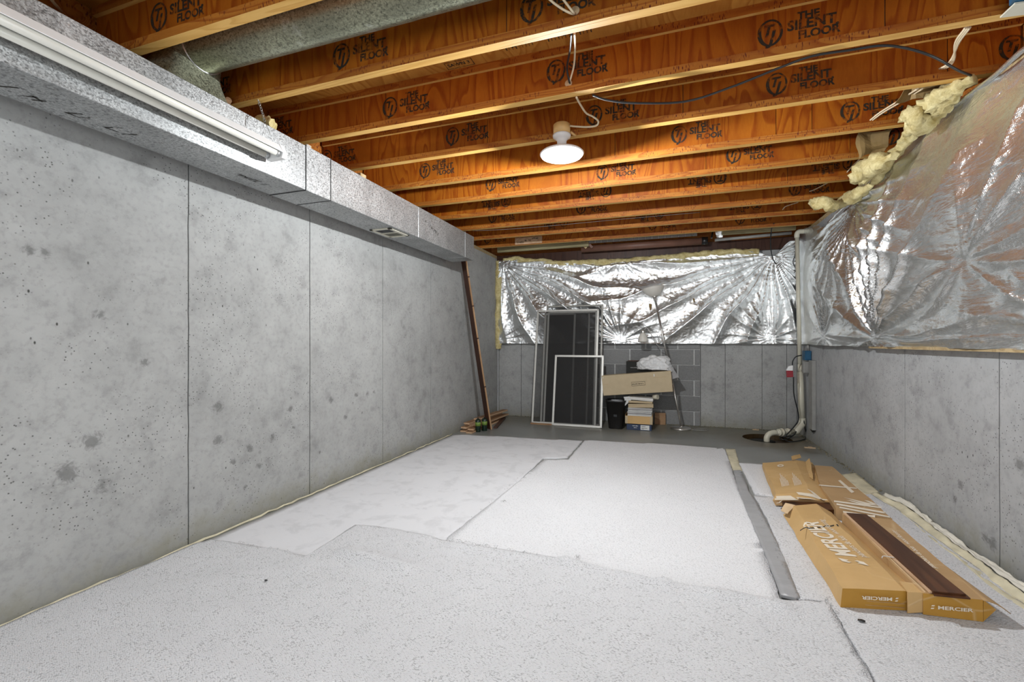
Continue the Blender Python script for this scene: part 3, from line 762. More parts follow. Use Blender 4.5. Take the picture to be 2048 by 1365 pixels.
b = B(); b.tube([(XR-.085-.01*math.sin(y*6), y, rz1(y)+.004) for y in [2.2+.05*k for k in range(56)]], .011, 8); W(b.obj('foil_hem', 'foily'), fr_)
# tears in the back facing
for px, py, s_ in ((1301, 612, .05), (1388, 600, .03)):
    b = B(); p = ony(px, py, YB-.155)
    pts = [p+Vector(q)*s_ for q in ((-.4, 0, .6), (.35, 0, .45), (.3, 0, -.2), (-.05, -.2, -1.4), (-.35, 0, -.3))]
    c = p+Vector((0, -.012, 0)); cv = b.bm.verts.new(c); vs = [b.bm.verts.new(q) for q in pts]
    for i in range(5): b.bm.faces.new((cv, vs[i], vs[(i+1) % 5]))
    W(b.obj('torn_patch', 'kraft'), fb)

def lump(path, rads, name, mat_, label, cat='insulation', n=14, amp=.35, fr=9, group=None, flat=1., seg=5):
    pts = smooth(path, seg); m = len(pts)
    rs = [rads[min(len(rads)-1, int(i/(m-1)*(len(rads)-1)+.5))] if hasattr(rads, '__len__') else rads for i in range(m)]
    b = B(); rings = b.tube(pts, rs, n)
    for ring, c in zip(rings, pts):
        for v in ring:
            d = (v.co-c)*.86; k = 1+amp*nz(v.co.x, v.co.y, v.co.z+3, fr)*1.6+amp*1.1*(1-2.6*abs(nz(v.co.x, v.co.y, v.co.z+9, fr*2.7)))+amp*.5*nz(v.co.x, v.co.y, v.co.z, fr*7)
            v.co = c+d*k
    o = b.obj(name, mat_); recenter(o)
    if label: tag(o, label, cat, group)
    return o
LM = 'yellow fibreglass insulation'
lump([(-2.395, YB-.05, 2.30), (-2.39, YB-.06, 1.9), (-2.40, YB-.055, 1.5), (-2.395, YB-.06, 1.15), (-2.385, YB-.06, .99)], [.045, .05, .045, .055, .05, .04], 'insulation_edge', 'batt', 'vertical yellow insulation edge in the back left corner beside the foil', amp=.3, seg=9)
# wavy top edge of the back batt
pts = [(x, YB-.075-.01*nz(x*3, 1), bz1(x)+.012+.012*nz(x*5, 4)) for x in [-2.3+.12*k for k in range(29)]]
lump(pts, .034, 'insulation_edge', 'batt', 'yellow insulation edge peeking over the top of the back foil', amp=.35, seg=4)
# batts stuffed at the joist ends over the right foil
for path, rad, lab in [
    ([onx(1950, 158, 1.40), onx(1900, 182, 1.34), onx(1862, 215, 1.32), onx(1838, 245, 1.34)], [.022, .045, .058, .03], 'large yellow insulation lump at the joist end nearest the camera on the right'),
    ([onx(1802, 240, 1.26), onx(1830, 226, 1.26), onx(1842, 245, 1.30), onx(1815, 262, 1.30)], [.022, .04, .05, .03], 'pale folded insulation piece drooping beside the fourth joist on the right'),
    ([onx(1838, 250, 1.37), onx(1808, 285, 1.36), onx(1780, 318, 1.36), onx(1745, 365, 1.36)], [.02, .03, .032, .025], 'long yellow insulation roll along the top of the right foil'),
    ([onx(1788, 312, 1.27), onx(1750, 328, 1.24), onx(1722, 345, 1.24), onx(1740, 358, 1.29)], [.022, .045, .05, .04], 'shaggy yellow-grey insulation mass under the joists right of the loops'),
    ([onx(1745, 368, 1.36), onx(1715, 388, 1.34), onx(1690, 400, 1.34), onx(1665, 420, 1.36)], [.02, .04, .04, .02], 'thin yellow insulation strip right above the foil staple gather'),
    ([onx(1622, 405, 1.10), onx(1645, 408, 1.14), onx(1672, 412, 1.24)], [.028, .042, .035], 'small yellow insulation tuft hanging before the far joists on the right'),
    ([(-2.30, 2.02, 2.33), (-2.2, 1.98, 2.35), (-2.13, 2.0, 2.33)], [.03, .04, .03], 'small brownish insulation tuft on top of the rectangular duct')]:
    lump(path, rad, 'insulation_batt', 'batt', lab, group=None, amp=.5, fr=11, n=18, seg=7)
def crumple(name, quad, mat_, label, cat, amp=.03, n=8, th=.003):
    b = B(); g = []
    a, c, d, e = [Vector(q) for q in quad]
    for i in range(n+1):
        row = []
        for k in range(n+1):
            p = a.lerp(c, i/n).lerp(e.lerp(d, i/n), k/n)
            p += Vector((nz(p.x*12, p.y*12, p.z*9), nz(p.z*11, p.x*13, p.y*9), nz(p.y*12, p.z*12, p.x*8)))*amp
            row.append(b.bm.verts.new(p))
        g.append(row)
    for i in range(n):
        for k in range(n): b.bm.faces.new((g[i][k], g[i+1][k], g[i+1][k+1], g[i][k+1]))
    o = b.obj(name, mat_); sd = o.modifiers.new('th', 'SOLIDIFY'); sd.thickness = th
    if label: tag(o, label, cat)
    return o
crumple('kraft_paper', [(1.20, 2.95, 2.50), (1.36, 2.93, 2.56), (1.38, 3.02, 2.44), (1.20, 3.06, 2.43)], 'kraft', 'torn brown kraft facing under the joist above the largest insulation lump', 'paper', .06, 9)
crumple('kraft_paper', [(1.20, 3.55, 2.46), (1.34, 3.55, 2.48), (1.35, 3.62, 2.33), (1.20, 3.64, 2.34)], 'kraft', 'folded brown kraft facing square beside the cream cable loop on the right', 'paper', .05, 8)

# ------------------------------------------------------------------ carpets
def poly_sheet(name, pts, z0, th, mat_, step, hf=None, fray=0.0, parent=None):
    """flat piece with real thickness: outline pts (x, y), top at z0+th"""
    out = []
    for i, p in enumerate(pts):
        q = pts[(i+1) % len(pts)]; L_ = math.dist(p, q); n = max(1, int(L_/.03))
        for k in range(n):
            t = k/n; x = p[0]+(q[0]-p[0])*t; y = p[1]+(q[1]-p[1])*t
            if 0 < k: x += fray*nz(x*25, y*25, 1)+fray*nz(x*7, y*7, 6); y += fray*nz(x*25, y*25, 7)+fray*nz(x*7, y*7, 3)
            out.append((x, y))
    bm = bmesh.new(); f = bm.faces.new([bm.verts.new((x, y, 0)) for x, y in out])
    f.normal_update()
    if f.normal.z < 0: f.normal_flip()
    xs = [p[0] for p in out]; ys = [p[1] for p in out]
    for ax, lo, hi in ((0, min(xs), max(xs)), (1, min(ys), max(ys))):
        v = lo+step
        while v < hi:
            co = Vector((v, 0, 0)) if ax == 0 else Vector((0, v, 0)); no = Vector((1, 0, 0)) if ax == 0 else Vector((0, 1, 0))
            bmesh.ops.bisect_plane(bm, geom=bm.verts[:]+bm.edges[:]+bm.faces[:], plane_co=co, plane_no=no); v += step
    be = [e for e in bm.edges if e.is_boundary]
    r = bmesh.ops.extrude_edge_only(bm, edges=be); low = {v for v in r['geom'] if isinstance(v, bmesh.types.BMVert)}
    for v in bm.verts:
        if v in low: v.co.z = z0
        else: v.co.z = z0+th+(hf(v.co.x, v.co.y) if hf else 0)
    bmesh.ops.recalc_face_normals(bm, faces=bm.faces)
    for f in bm.faces: f.smooth = abs(f.normal.z) > .7
    me = bpy.data.meshes.new(name); bm.to_mesh(me); bm.free(); me.materials.append(M[mat_])
    o = bpy.data.objects.new(name, me); COL.objects.link(o)
    if parent: o.parent = parent
    return o
def seg_d(x, y, a, c):
    ax, ay = a; bx, by = c; t = ((x-ax)*(bx-ax)+(y-ay)*(by-ay))/((bx-ax)**2+(by-ay)**2); t = max(0, min(1, t))
    return math.hypot(x-ax-t*(bx-ax), y-ay-t*(by-ay)), t
def xy(px, py, z=.014): v = onz(px, py, z); return (v.x, v.y)
ridge = [(xy(905, 1092), xy(1130, 1128), .018, .03), (xy(1130, 1128), xy(1330, 1172), .030, .032), (xy(1330, 1172), xy(1560, 1212), .028, .032), (xy(685, 1108), xy(812, 1140), .036, .045), (xy(1560, 1212), xy(1660, 1195), .006, .04), (xy(300, 1180), xy(600, 1130), .006, .07)]
def ripple(x, y):
    h = .003*nz(x*2.3, y*2.3, 4)+.0015*nz(x*7, y*7)
    for a, c, am, wd in ridge:
        d, t = seg_d(x, y, a, c); h += am*math.exp(-(d/wd)**2)*(.8+.3*nz(x*6, y*6, 2))
    return h
zc = -2.40
front = [(XL+.03, -1.9), (XL+.03, 1.74)]+[xy(*p) for p in ((420, 1080), (470, 1086), (520, 1094), (570, 1102), (611, 1113), (660, 1083), (710, 1050), (755, 1053), (800, 1060), (850, 1070), (894, 1082), (960, 1092), (1040, 1104), (1120, 1118), (1220, 1140), (1325, 1163), (1450, 1187), (1560, 1203), (1600, 1203), (1640, 1206), (1655, 1200))]+[(.62, 1.8), (.575, 1.2), (.56, -1.9)]
o = poly_sheet('carpet', front, .0, .014, 'loop', .025, ripple, .006); tag(o, 'large grey-white loop-pile carpet piece across the foreground floor', 'carpet')
lft = [(XL+.05, 1.80), (XL+.04, 4.80)]+[xy(*p) for p in ((1000, 872), (1165, 881), (1150, 898), (1135, 914), (1110, 916), (1087, 916), (1000, 996), (894, 1078), (880, 1084), (880, 1120))]+[(-1.75, 1.75)]
o = poly_sheet('carpet', lft, .0, .008, 'cback', .06, lambda x, y: .0025*nz(x*4, y*4), .006); tag(o, 'upturned smooth carpet piece lying along the left wall', 'carpet')
cen = [xy(*p) for p in ((894, 1075), (1000, 992), (1089, 919), (1137, 918), (1152, 900), (1170, 880), (1240, 883), (1350, 889), (1450, 897), (1468, 950), (1490, 1010), (1520, 1085), (1545, 1150), (1566, 1210))]+[(-.02, 2.05), (-.52, 2.10), (-1.1, 2.15)]
o = poly_sheet('carpet', cen, .0, .010, 'cwhite', .06, lambda x, y: .002*nz(x*4, y*4, 3), .007); tag(o, 'bright white carpet piece in the middle of the floor left of the tape', 'carpet')
rt = [xy(*p) for p in ((1478, 926), (1500, 926), (1526, 928))]+[(1.0, 4.5), (1.28, 4.35), (1.34, 3.80), (.9, 3.62)]+[xy(*p) for p in ((1550, 994), (1510, 988), (1495, 960))]
o = poly_sheet('carpet', rt, .0, .011, 'cwhite', .06, None, .006); tag(o, 'small far white carpet piece under the far end of the cartons', 'carpet')
rt2 = [xy(*p) for p in ((1508, 992), (1550, 995))]+[(.9, 3.60), (1.36, 3.86), (1.40, 3.6), (1.39, 3.1), (1.40, 2.6), (1.36, 2.3), (1.44, 1.9), (1.45, -1.9), (.567, -1.9), (.582, 1.2), (.627, 1.8), (.63, 2.2)]+[xy(*p) for p in ((1640, 1203), (1597, 1200), (1582, 1160), (1560, 1100), (1535, 1040))]
o = poly_sheet('carpet', rt2, .0, .014, 'loop', .03, lambda x, y: .002*nz(x*5, y*5), .006); tag(o, 'grey-white loop carpet strip under the cartons along the right wall', 'carpet')
pd = [xy(*p, .006) for p in ((1684, 951), (1712, 948), (1745, 975), (1790, 1018), (1755, 1020), (1738, 1003))]
o = poly_sheet('carpet_pad', pd, .0, .013, 'pad', .05, None, .004); tag(o, 'yellowish carpet padding strip flat on the floor beyond the right carpet', 'padding')
tp = [xy(*p, .02) for p in ((1467, 940), (1481, 940), (1494, 968), (1497, 982), (1510, 998), (1540, 1055), (1570, 1120), (1599, 1194), (1592, 1197), (1562, 1190), (1535, 1120), (1500, 1035), (1478, 985))]
o = poly_sheet('tape_strip', tp, .008, .010, 'tape', .03, lambda x, y: .0035*nz(x*9, y*22, 2), .003); tag(o, 'long wrinkled grey duct tape strip beside the white carpet', 'tape')
tp = [xy(*p, .006) for p in ((1451, 898), (1470, 899), (1478, 925), (1484, 941), (1466, 941), (1458, 920))]
o = poly_sheet('tape_strip', tp, .0, .007, 'pad', .03, lambda x, y: .003*nz(x*9, y*22, 2), .003); tag(o, 'short yellowed tape piece at the far end of the grey tape', 'tape')
# crumpled padding against the right wall
def wallroll(ys, xf, rf, name, mat_, lab, zf=lambda y: 0):
    pts = [(xf(y), y, max(.005, rf(y))+zf(y)) for y in ys]; b = B(); rings = b.tube(pts, [max(.004, rf(y)) for y in ys], 14)
    for ring, c in zip(rings, pts):
        for v in ring:
            d = v.co-Vector(c); k = 1+.35*nz(v.co.x*9, v.co.y*5, v.co.z*9)*1.5; v.co = Vector(c)+Vector((d.x*k, d.y, d.z*k)); v.co.z = max(.002, v.co.z); v.co.x = min(v.co.x, XR-.004)
    o = recenter(b.obj(name, mat_)); tag(o, lab, 'padding'); return o
def ribbon(name, mat_, lab, ta, tb):
    b = B(); g = []
    for i in range(161):
        y = 3.88-.019*i; row = []
        h = sm((3.88-y)/.25)*(.55+.45*math.sin(y*5.3+1)*.6+.35*nz(y*4, 2))
        for k in range(11):
            t = ta+(tb-ta)*k/10
            x = 1.365+.02*math.sin(y*4.1)+.018*nz(y*3, 7)+.106*t; x = min(x, XR-.012)
            z = .016+.052*h*max(0, t-.15)**1.2+.012*math.sin(t*9+y*3)*t*(1-t)*3+.006*nz(y*16, t*9, 3)*(1+t)+.003*nz(y*50, t*20, 3)
            row.append(b.bm.verts.new((x, y, max(.008, z))))
        g.append(row)
    for i in range(160):
        for k in range(10): b.bm.faces.new((g[i][k], g[i+1][k], g[i+1][k+1], g[i][k+1])).smooth = True
    o = recenter(b.obj(name, mat_)); sd = o.modifiers.new('t', 'SOLIDIFY'); sd.thickness = .005; tag(o, lab, 'padding'); return o
ribbon('folded_pad', 'pad', 'yellowish folded padding edge beside the white bunched backing', 0, .62)
ribbon('wrinkled_backing', 'padw', 'white wrinkled backing bunched up against the foot of the right wall', .66, 1.0)
b = B()
pts = [(XL+.022, y, .008) for y in [1.0+.06*k-2.5 for k in range(106)]]
rings = b.tube(pts, .006, 8)
for ring in rings:
    for v in ring: v.co += Vector((.016*nz(v.co.y*11, v.co.z*30, 2)-.004, 0, .008*nz(v.co.y*17, 3))); v.co.z = max(.001, v.co.z); v.co.x = max(v.co.x, XL+.002)
tag(recenter(b.obj('pad_edge', 'pad')), 'thin ragged yellow pad edge along the foot of the left wall', 'padding')
# rubble at the foot of the back wall
b = B()
for k in range(420):
    x = random.uniform(XL+.1, XR-.03); y = YB-abs(random.gauss(.0, .03))-.01; s_ = random.uniform(.002, .008)
    m_ = bmesh.ops.create_icosphere(b.bm, subdivisions=1, radius=s_, matrix=Matrix.Translation((x, y, s_*.5)) @ Matrix.Rotation(random.random()*3, 4, 'X'))
for k in range(160):
    y = random.uniform(4.0, YB); x = XR-abs(random.gauss(0, .02))-.01; s_ = random.uniform(.002, .007)
    bmesh.ops.create_icosphere(b.bm, subdivisions=1, radius=s_, matrix=Matrix.Translation((x, y, s_*.5)))
tag(b.obj('crumbled_concrete', 'grit'), 'crumbled grit along the foot of the back wall', 'grit', None, 'stuff')
# threads at the cut edges of the carpets
b = B()
def threads(a, c, n, sp=.02, L_=.018):
    for k in range(n):
        t = random.random(); x = a[0]+(c[0]-a[0])*t+random.gauss(0, sp*.4); y = a[1]+(c[1]-a[1])*t+random.gauss(0, sp*.4)
        an = random.random()*6.28; l = random.uniform(.3, 1)*L_
        b.tube(smooth([(x, y, .019), (x+l*.5*math.cos(an), y+l*.5*math.sin(an), .024), (x+l*math.cos(an+.6), y+l*math.sin(an+.6), .018)], 2), .0006, 4)
threads(xy(894, 1082), xy(1180, 1130), 60); threads(xy(1510, 1000), xy(1600, 1200), 60, .02); threads(xy(1653, 1200), xy(1740, 1365), 55, .012)
threads(xy(1087, 916), xy(894, 1080), 16, .008); threads(xy(470, 1086), xy(600, 1110), 10, .01); threads(xy(1510, 990), xy(1550, 994), 12, .008)
tag(b.obj('loose_threads', 'fray'), 'loose grey threads along the cut carpet edges', 'threads', None, 'stuff')
for px, py, lab in ((1007, 1004, 'loose twig of thread on the seam in the middle of the floor'), (1155, 1116, 'dark lint tuft on the near edge of the white carpet')):
    b = B(); c = onz(px, py, .018)
    for k in range(9):
        an = random.random()*6.28; l = random.uniform(.008, .026); d = Vector((math.cos(an), math.sin(an), 0))
        b.tube([c, c+d*l*.6+Vector((0, 0, .008)), c+d*l], .0006, 4)
    tag(recenter(b.obj('lint', 'fray')), lab, 'lint')
for px, py, s_, lab in ((1723, 1244, .012, 'small black chip on the carpet before the left carton'), (532, 1163, .008, 'tiny dark crumb on the carpet left of the centre')):
    b = B(); c = onz(px, py, .016); bmesh.ops.create_icosphere(b.bm, subdivisions=1, radius=s_, matrix=Matrix.Translation((c.x, c.y, .020)) @ Matrix.Diagonal((1.2, .7, .4, 1)))
    tag(recenter(b.obj('chip', 'blackp')), lab, 'debris')

# ------------------------------------------------------------------ cartons on the right
def symbol():
    bm = bmesh.new()
    w1 = [(.36, .54), (.16, .13), (-.01, .29), (-.12, .10), (-.24, .26), (-.11, .50)]
    for q in (w1, [(-x, -y) for x, y in w1]):
        bm.faces.new([bm.verts.new((x, y, 0)) for x, y in q])
    return bm
def brand_mesh(size, sub=False, subsize=.03):
    bm = bmesh.new()
    s = symbol(); me = bpy.data.meshes.new('x'); s.to_mesh(me); s.free(); me.transform(Matrix.Translation((-size*.62, size*.36, 0)) @ Matrix.Scale(size*.78, 4)); bm.from_mesh(me)
    me = text_mesh('MERCIER', size, size*.026).copy(); me.transform(Matrix.Diagonal((1.12, 1, 1, 1))); bm.from_mesh(me)
    if sub:
        me = text_mesh('planchers de bois \u00b7 wood flooring', subsize, .0003).copy(); me.transform(Matrix.Translation((size*.05, -subsize*1.05, 0))); bm.from_mesh(me)
    out = bpy.data.meshes.new('brand_print'); bm.to_mesh(out); bm.free(); out.materials.clear(); out.materials.append(M['white_ink']); return out
def loft(secs, mats, name, crump=.0, sub=6, cap=(True, True)):
    """secs: list of (list of points) all the same length; closed profile"""
    b = B(); rings = []
    for (a, c) in zip(secs, secs[1:]):
        for k in range(sub): rings.append([Vector(p).lerp(Vector(q), k/sub) for p, q in zip(a, c)])
    rings.append([Vector(p) for p in secs[-1]])
    R_ = []
    for i, r_ in enumerate(rings):
        R_.append([b.bm.verts.new(p+Vector((nz(p.x*7, p.y*7, p.z*7), nz(p.y*9, p.x*9), nz(p.x*11, p.y*6, 4)*1.2))*crump) for p in r_])
    m = len(secs[0])
    for a, c in zip(R_, R_[1:]):
        for k in range(m): b.bm.faces.new((a[k], a[(k+1) % m], c[(k+1) % m], c[k]))
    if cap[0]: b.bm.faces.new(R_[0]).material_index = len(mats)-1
    if cap[1]: b.bm.faces.new(R_[-1])
    return b.obj(name, mats)
Zf = .016
cl = empty('long_carton', (.80, 2.9, Zf), 'battered closed kraft flooring carton lying on the left, buckled in the middle', 'box')
def sec(bl, tl, tr, sr):
    P_ = [onz(*q) for q in (bl, tl, tr, sr)]; tm = P_[1].lerp(P_[2], .25)
    return [P_[0], P_[1], tm, P_[2], P_[3], Vector((P_[3].x, P_[3].y, Zf))]
def lp2(a, c, t, za, zc_): return (a[0]+(c[0]-a[0])*t, a[1]+(c[1]-a[1])*t, za+(zc_-za)*t)
# perspective-correct parameter is not needed: sections follow measured edges
near = [sec(lp2((1681, 1214), (1566, 1030), t, .016, .020), lp2((1685, 1175), (1588, 1012), t, .096, .090), lp2((1812, 1184), (1633, 1007), t, .096, .090), lp2((1843, 1187), (1662, 1022), t, .088, .050)) for t in (0, .12, .4, .7, .9, 1)]
for q in near[1:]: q[4].z -= .012
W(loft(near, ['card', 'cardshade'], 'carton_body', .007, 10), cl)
far = [sec((1552, 1012, .022), (1546, 1002, .050), (1628, 1000, .070), (1662, 1006, .050)), sec((1548, 998, .020), (1551, 990, .074), (1620, 984, .080), (1655, 992, .050)), sec((1543, 985, .018), (1548, 972, .066), (1612, 968, .078), (1646, 975, .045)),
       sec((1532, 958, .016), (1534, 948, .058), (1600, 942, .070), (1636, 948, .040)), sec((1524, 935, .016), (1525, 927, .055), (1592, 921, .062), (1624, 925, .035))]
W(loft(far, ['card', 'cardbrown'], 'carton_body', .005, 6), cl)
b = B(); q = [onz(*p, .02) for p in ((1575, 1030), (1672, 1030), (1660, 1000), (1560, 1005))]; b.hexa(q+[v_+Vector((0, 0, .03)) for v_ in q]); W(b.obj('torn_interior', 'board'), cl)
b = B()
fa, fb2 = onz(1814, 1186, .097), onz(1848, 1187, .096); fc, fd = onz(1799, 1165, .097), onz(1835, 1170, .090)
b.hexa([fb2+Vector((0, -.004, -.074)), fa+Vector((0, -.004, -.080)), fa+Vector((0, .0, -.080)), fb2+Vector((0, .0, -.074)), fb2+Vector((.002, -.004, .002)), fa+Vector((0, -.004, .003)), fa+Vector((0, .0, .003)), fb2+Vector((.002, 0, .002))])
b.hexa([fa+Vector((0, -.004, .001)), fb2+Vector((.002, -.004, .001)), fd, fc, fa+Vector((0, -.004, .004)), fb2+Vector((.002, -.004, .004)), fd+Vector((0, 0, .004)), fc+Vector((0, 0, .004))])
W(b.obj('end_flap', 'card'), cl)
for za, zb_ in ((.030, .028), (.046, .044), (.085, .084)):
    b = B(); p, q = onz(1686, 1212, Zf), onz(1808, 1221, Zf); p.z, q.z = za, zb_; b.bar(p+Vector((.002, -.006, 0)), q+Vector((0, -.006, 0)), .003, .0018); W(b.obj('end_fold', 'cardbrown'), cl)
b = B(); p = onz(1688, 1176, .096); b.bar(p+Vector((.004, -.012, -.004)), p+Vector((.004, -.012, -.076)), .004, .010); W(b.obj('corner_gap', 'dark'), cl)
for nm, q, m_ in (('flap', [(1562, 1024, .05), (1570, 1008, .092), (1590, 1012, .085), (1575, 1030, .06)], 'cardedge'), ('torn_flap', [(1583, 921, .07), (1602, 917, .07), (1600, 909, .085), (1582, 914, .085)], 'card'), ('torn_flap', [(1612, 925, .06), (1620, 918, .09), (1627, 960, .07), (1618, 955, .06)], 'card')):
    o = crumple(nm, [onz(*p) for p in q], m_, None, None, .006, 5, .003); W(o, cl)
def quad_print(bm, pts): bm.faces.new([bm.verts.new(p) for p in pts])
# diagonal stripes round the middle of both cartons, info lines, round mark
def px_prints(quads, z, name, parent, mat_='white_ink'):
    bm = bmesh.new()
    for q in quads: quad_print(bm, [onz(*p, z) for p in q])
    me = bpy.data.meshes.new(name); bm.to_mesh(me); bm.free(); me.materials.append(M[mat_])
    o = bpy.data.objects.new(name, me); COL.objects.link(o); W(o, parent); return o
def strokes(path, w_):
    out = []
    for p, q in zip(path, path[1:]): out.append([(p[0], p[1]-w_), (q[0], q[1]-w_), (q[0], q[1]+w_), (p[0], p[1]+w_)])
    return out
px_prints([[(1552, 991), (1581, 991), (1592, 995), (1553, 995)], [(1549, 997.5), (1585, 997), (1598, 1001), (1550, 1000.5)],
           [(1592, 986), (1632, 990), (1646, 997), (1597, 990)], [(1592, 993), (1622, 996), (1632, 1000), (1598, 997)], [(1613, 980), (1624, 983), (1656, 1001), (1646, 1001)]], .076, 'stripe_print', cl)
ln_ = []
for gx in (1564, 1589):
    for k in range(6):
        f_ = 1-.12*k if k else .55; x_ = gx+2.6*k
        ln_.append([(x_, 976-k*.3), (x_+1.3, 976-k*.3), (x_+1.3-8.5*f_, 976-31*f_), (x_-8.5*f_, 976-31*f_)])
for k in range(16):
    a0, a1 = 2*math.pi*k/16, 2*math.pi*(k+1)/16
    ln_.append([(1561+6.8*math.cos(a0), 931.5+2.6*math.sin(a0)), (1561+6.8*math.cos(a1), 931.5+2.6*math.sin(a1)), (1561+3.4*math.cos(a1), 931.5+1.2*math.sin(a1)), (1561+3.4*math.cos(a0), 931.5+1.2*math.sin(a0))])
px_prints(ln_, .062, 'info_print', cl)
px_prints(strokes([(1600, 1062), (1606, 1058), (1613, 1055), (1618, 1057), (1630, 1056), (1645, 1055), (1652, 1052), (1660, 1053), (1668, 1051)], .9)+[[(1672, 1049), (1675, 1049), (1678, 1053), (1675, 1053)]], .093, 'tear_line', cl, 'dark')
bmp = brand_mesh(.118, True, .042)
p0 = onz(1708, 1116, .094); p1 = onz(1612, 1029, .092)
d = (p1-p0); 
op = bpy.data.objects.new('brand_print', bmp); COL.objects.link(op)
tw = max(v.co.x for v in bmp.vertices)
rt_ = d.normalized(); up_ = Vector((-rt_.y, rt_.x, 0)); sc_ = d.length/(7*.118*.735*1.12)
m = Matrix((rt_*sc_, up_, rt_.cross(up_))).transposed().to_4x4(); m.translation = p0-up_*.012
op.data = bmp; bmp.transform(m); W(op, cl)
FRB = brand_mesh(.0195); FRB.transform(Matrix.Diagonal((1.38, 1, 1, 1)))
o = bpy.data.objects.new('brand_print', FRB.copy()); COL.objects.link(o)
fA, fB = onz(1735, 1219, .016), onz(1788, 1222, .016)
rt_ = (fA-fB).normalized()
m = Matrix((rt_, Vector((0, 0, -1)), rt_.cross(Vector((0, 0, -1))))).transposed().to_4x4(); m.translation = fB.lerp(fA, .10)+Vector((0, -.010, .056)); m = m @ Matrix.Diagonal((.95, .95, 1, 1))
o.data.transform(m); W(o, cl)

cr = empty('open_carton', (1.08, 2.9, Zf), 'second kraft flooring carton lying right of the first with its side flap open', 'box')
def sec4(tl, tr): a, c = onz(*tl), onz(*tr); return [Vector((a.x, a.y, Zf)), a, c, Vector((c.x, c.y, Zf))]
near = [sec4((1846, 1187, .100), (1967, 1201, .100)), sec4((1806, 1148, .098), (1925, 1163, .100)), sec4((1765, 1108, .096), (1882, 1124, .098)), sec4((1722, 1066, .094), (1830, 1080, .092)), sec4((1684, 1027, .088), (1784, 1040, .086))]
W(loft(near, ['cardbrown', 'cardshade'], 'carton_body', .003, 8), cr)
far = [sec4((1672, 1017, .084), (1784, 1038, .086)), sec4((1660, 999, .078), (1752, 1008, .080)), sec4((1641, 972, .068), (1714, 977, .070)), sec4((1629, 931, .060), (1664, 933, .060))]
W(loft(far, ['cardbrown', 'cardbrown'], 'carton_body', .004, 8), cr)
b = B(); A_, B_, C_ = onz(1887, 1129, .098), onz(1967, 1201, .100), onz(2022, 1228, .055); g = []
for i in range(13):
    t = i/12; p = A_.lerp(B_, t); q = A_.lerp(C_, t)
    g.append([b.bm.verts.new(p.lerp(q, k/4)+Vector((0, 0, .010*t*math.sin(math.pi*k/4)))) for k in range(5)])
for i in range(12):
    for k in range(4): b.bm.faces.new((g[i][k], g[i+1][k], g[i+1][k+1], g[i][k+1])).smooth = True
bmesh.ops.remove_doubles(b.bm, verts=b.bm.verts, dist=.0002)
o = b.obj('side_flap', 'cardbrown'); s_ = o.modifiers.new('t', 'SOLIDIFY'); s_.thickness = .003; W(o, cr)
b = B(); p, q, r_ = onz(1968, 1202, .099), onz(1967, 1244, .016), onz(1992, 1221, .060)
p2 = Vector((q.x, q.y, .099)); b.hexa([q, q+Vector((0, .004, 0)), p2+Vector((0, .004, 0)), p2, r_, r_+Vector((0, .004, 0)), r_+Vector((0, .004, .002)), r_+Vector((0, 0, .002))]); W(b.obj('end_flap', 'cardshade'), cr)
b = B(); b.bar(onz(1850, 1185, .102), onz(1687, 1027, .090), .004, .004); W(b.obj('flap_edge', 'cardedge'), cr)
px_prints(strokes([(1668, 1003), (1763, 1016)], 1.6)+strokes([(1673, 1009), (1772, 1027)], 1.8)+strokes([(1679, 1016), (1780, 1036)], 1.7)+strokes([(1686, 1024), (1750, 1034)], 1.5)+[[(1687, 994), (1700, 997), (1762, 1012), (1735, 1010)], [(1692, 1000), (1702, 1001), (1752, 1014), (1730, 1012)], [(1728, 1000), (1736, 1001), (1756, 1009), (1745, 1008)]], .083, 'stripe_print', cr)
o = bpy.data.objects.new('brand_print', FRB.copy()); COL.objects.link(o)
fA, fB = onz(1851, 1234, .016), onz(1966, 1244, .016); rt_ = (fB-fA).normalized()
m = Matrix((rt_, Vector((0, 0, 1)), rt_.cross(Vector((0, 0, 1))))).transposed().to_4x4(); m.translation = fA.lerp(fB, .20)+Vector((0, -.006, .036)); m = m @ Matrix.Diagonal((1.0, .95, 1, 1))
o.data.transform(m); W(o, cr)
me = text_mesh('planchers de bois \u00b7 wood flooring', .030, .0006).copy(); me.materials.append(M['white_ink'])
o = bpy.data.objects.new('flap_print', me); COL.objects.link(o)
wd = max(v.co.x for v in me.vertices); p0, p1 = onz(1873, 1138, .098), onz(1790, 1062, .092); rt_ = (p1-p0).normalized(); up_ = Vector((-rt_.y, rt_.x, 0)).normalized()
m = Matrix((rt_*((p1-p0).length/wd), up_, rt_.cross(up_))).transposed().to_4x4(); m.translation = p0; me.transform(m); W(o, cr)
bm = bmesh.new()
q = [onz(*p, .072) for p in ((1676, 961), (1681, 960), (1709, 986), (1703, 988))]; quad_print(bm, q)
q = [onz(*p, .0725) for p in ((1637, 971), (1640, 969), (1716, 977), (1713, 979))]; quad_print(bm, q)
me = bpy.data.meshes.new('cross_print'); bm.to_mesh(me); bm.free(); me.materials.append(M['white_ink']); o = bpy.data.objects.new('cross_print', me); COL.objects.link(o); W(o, cr)
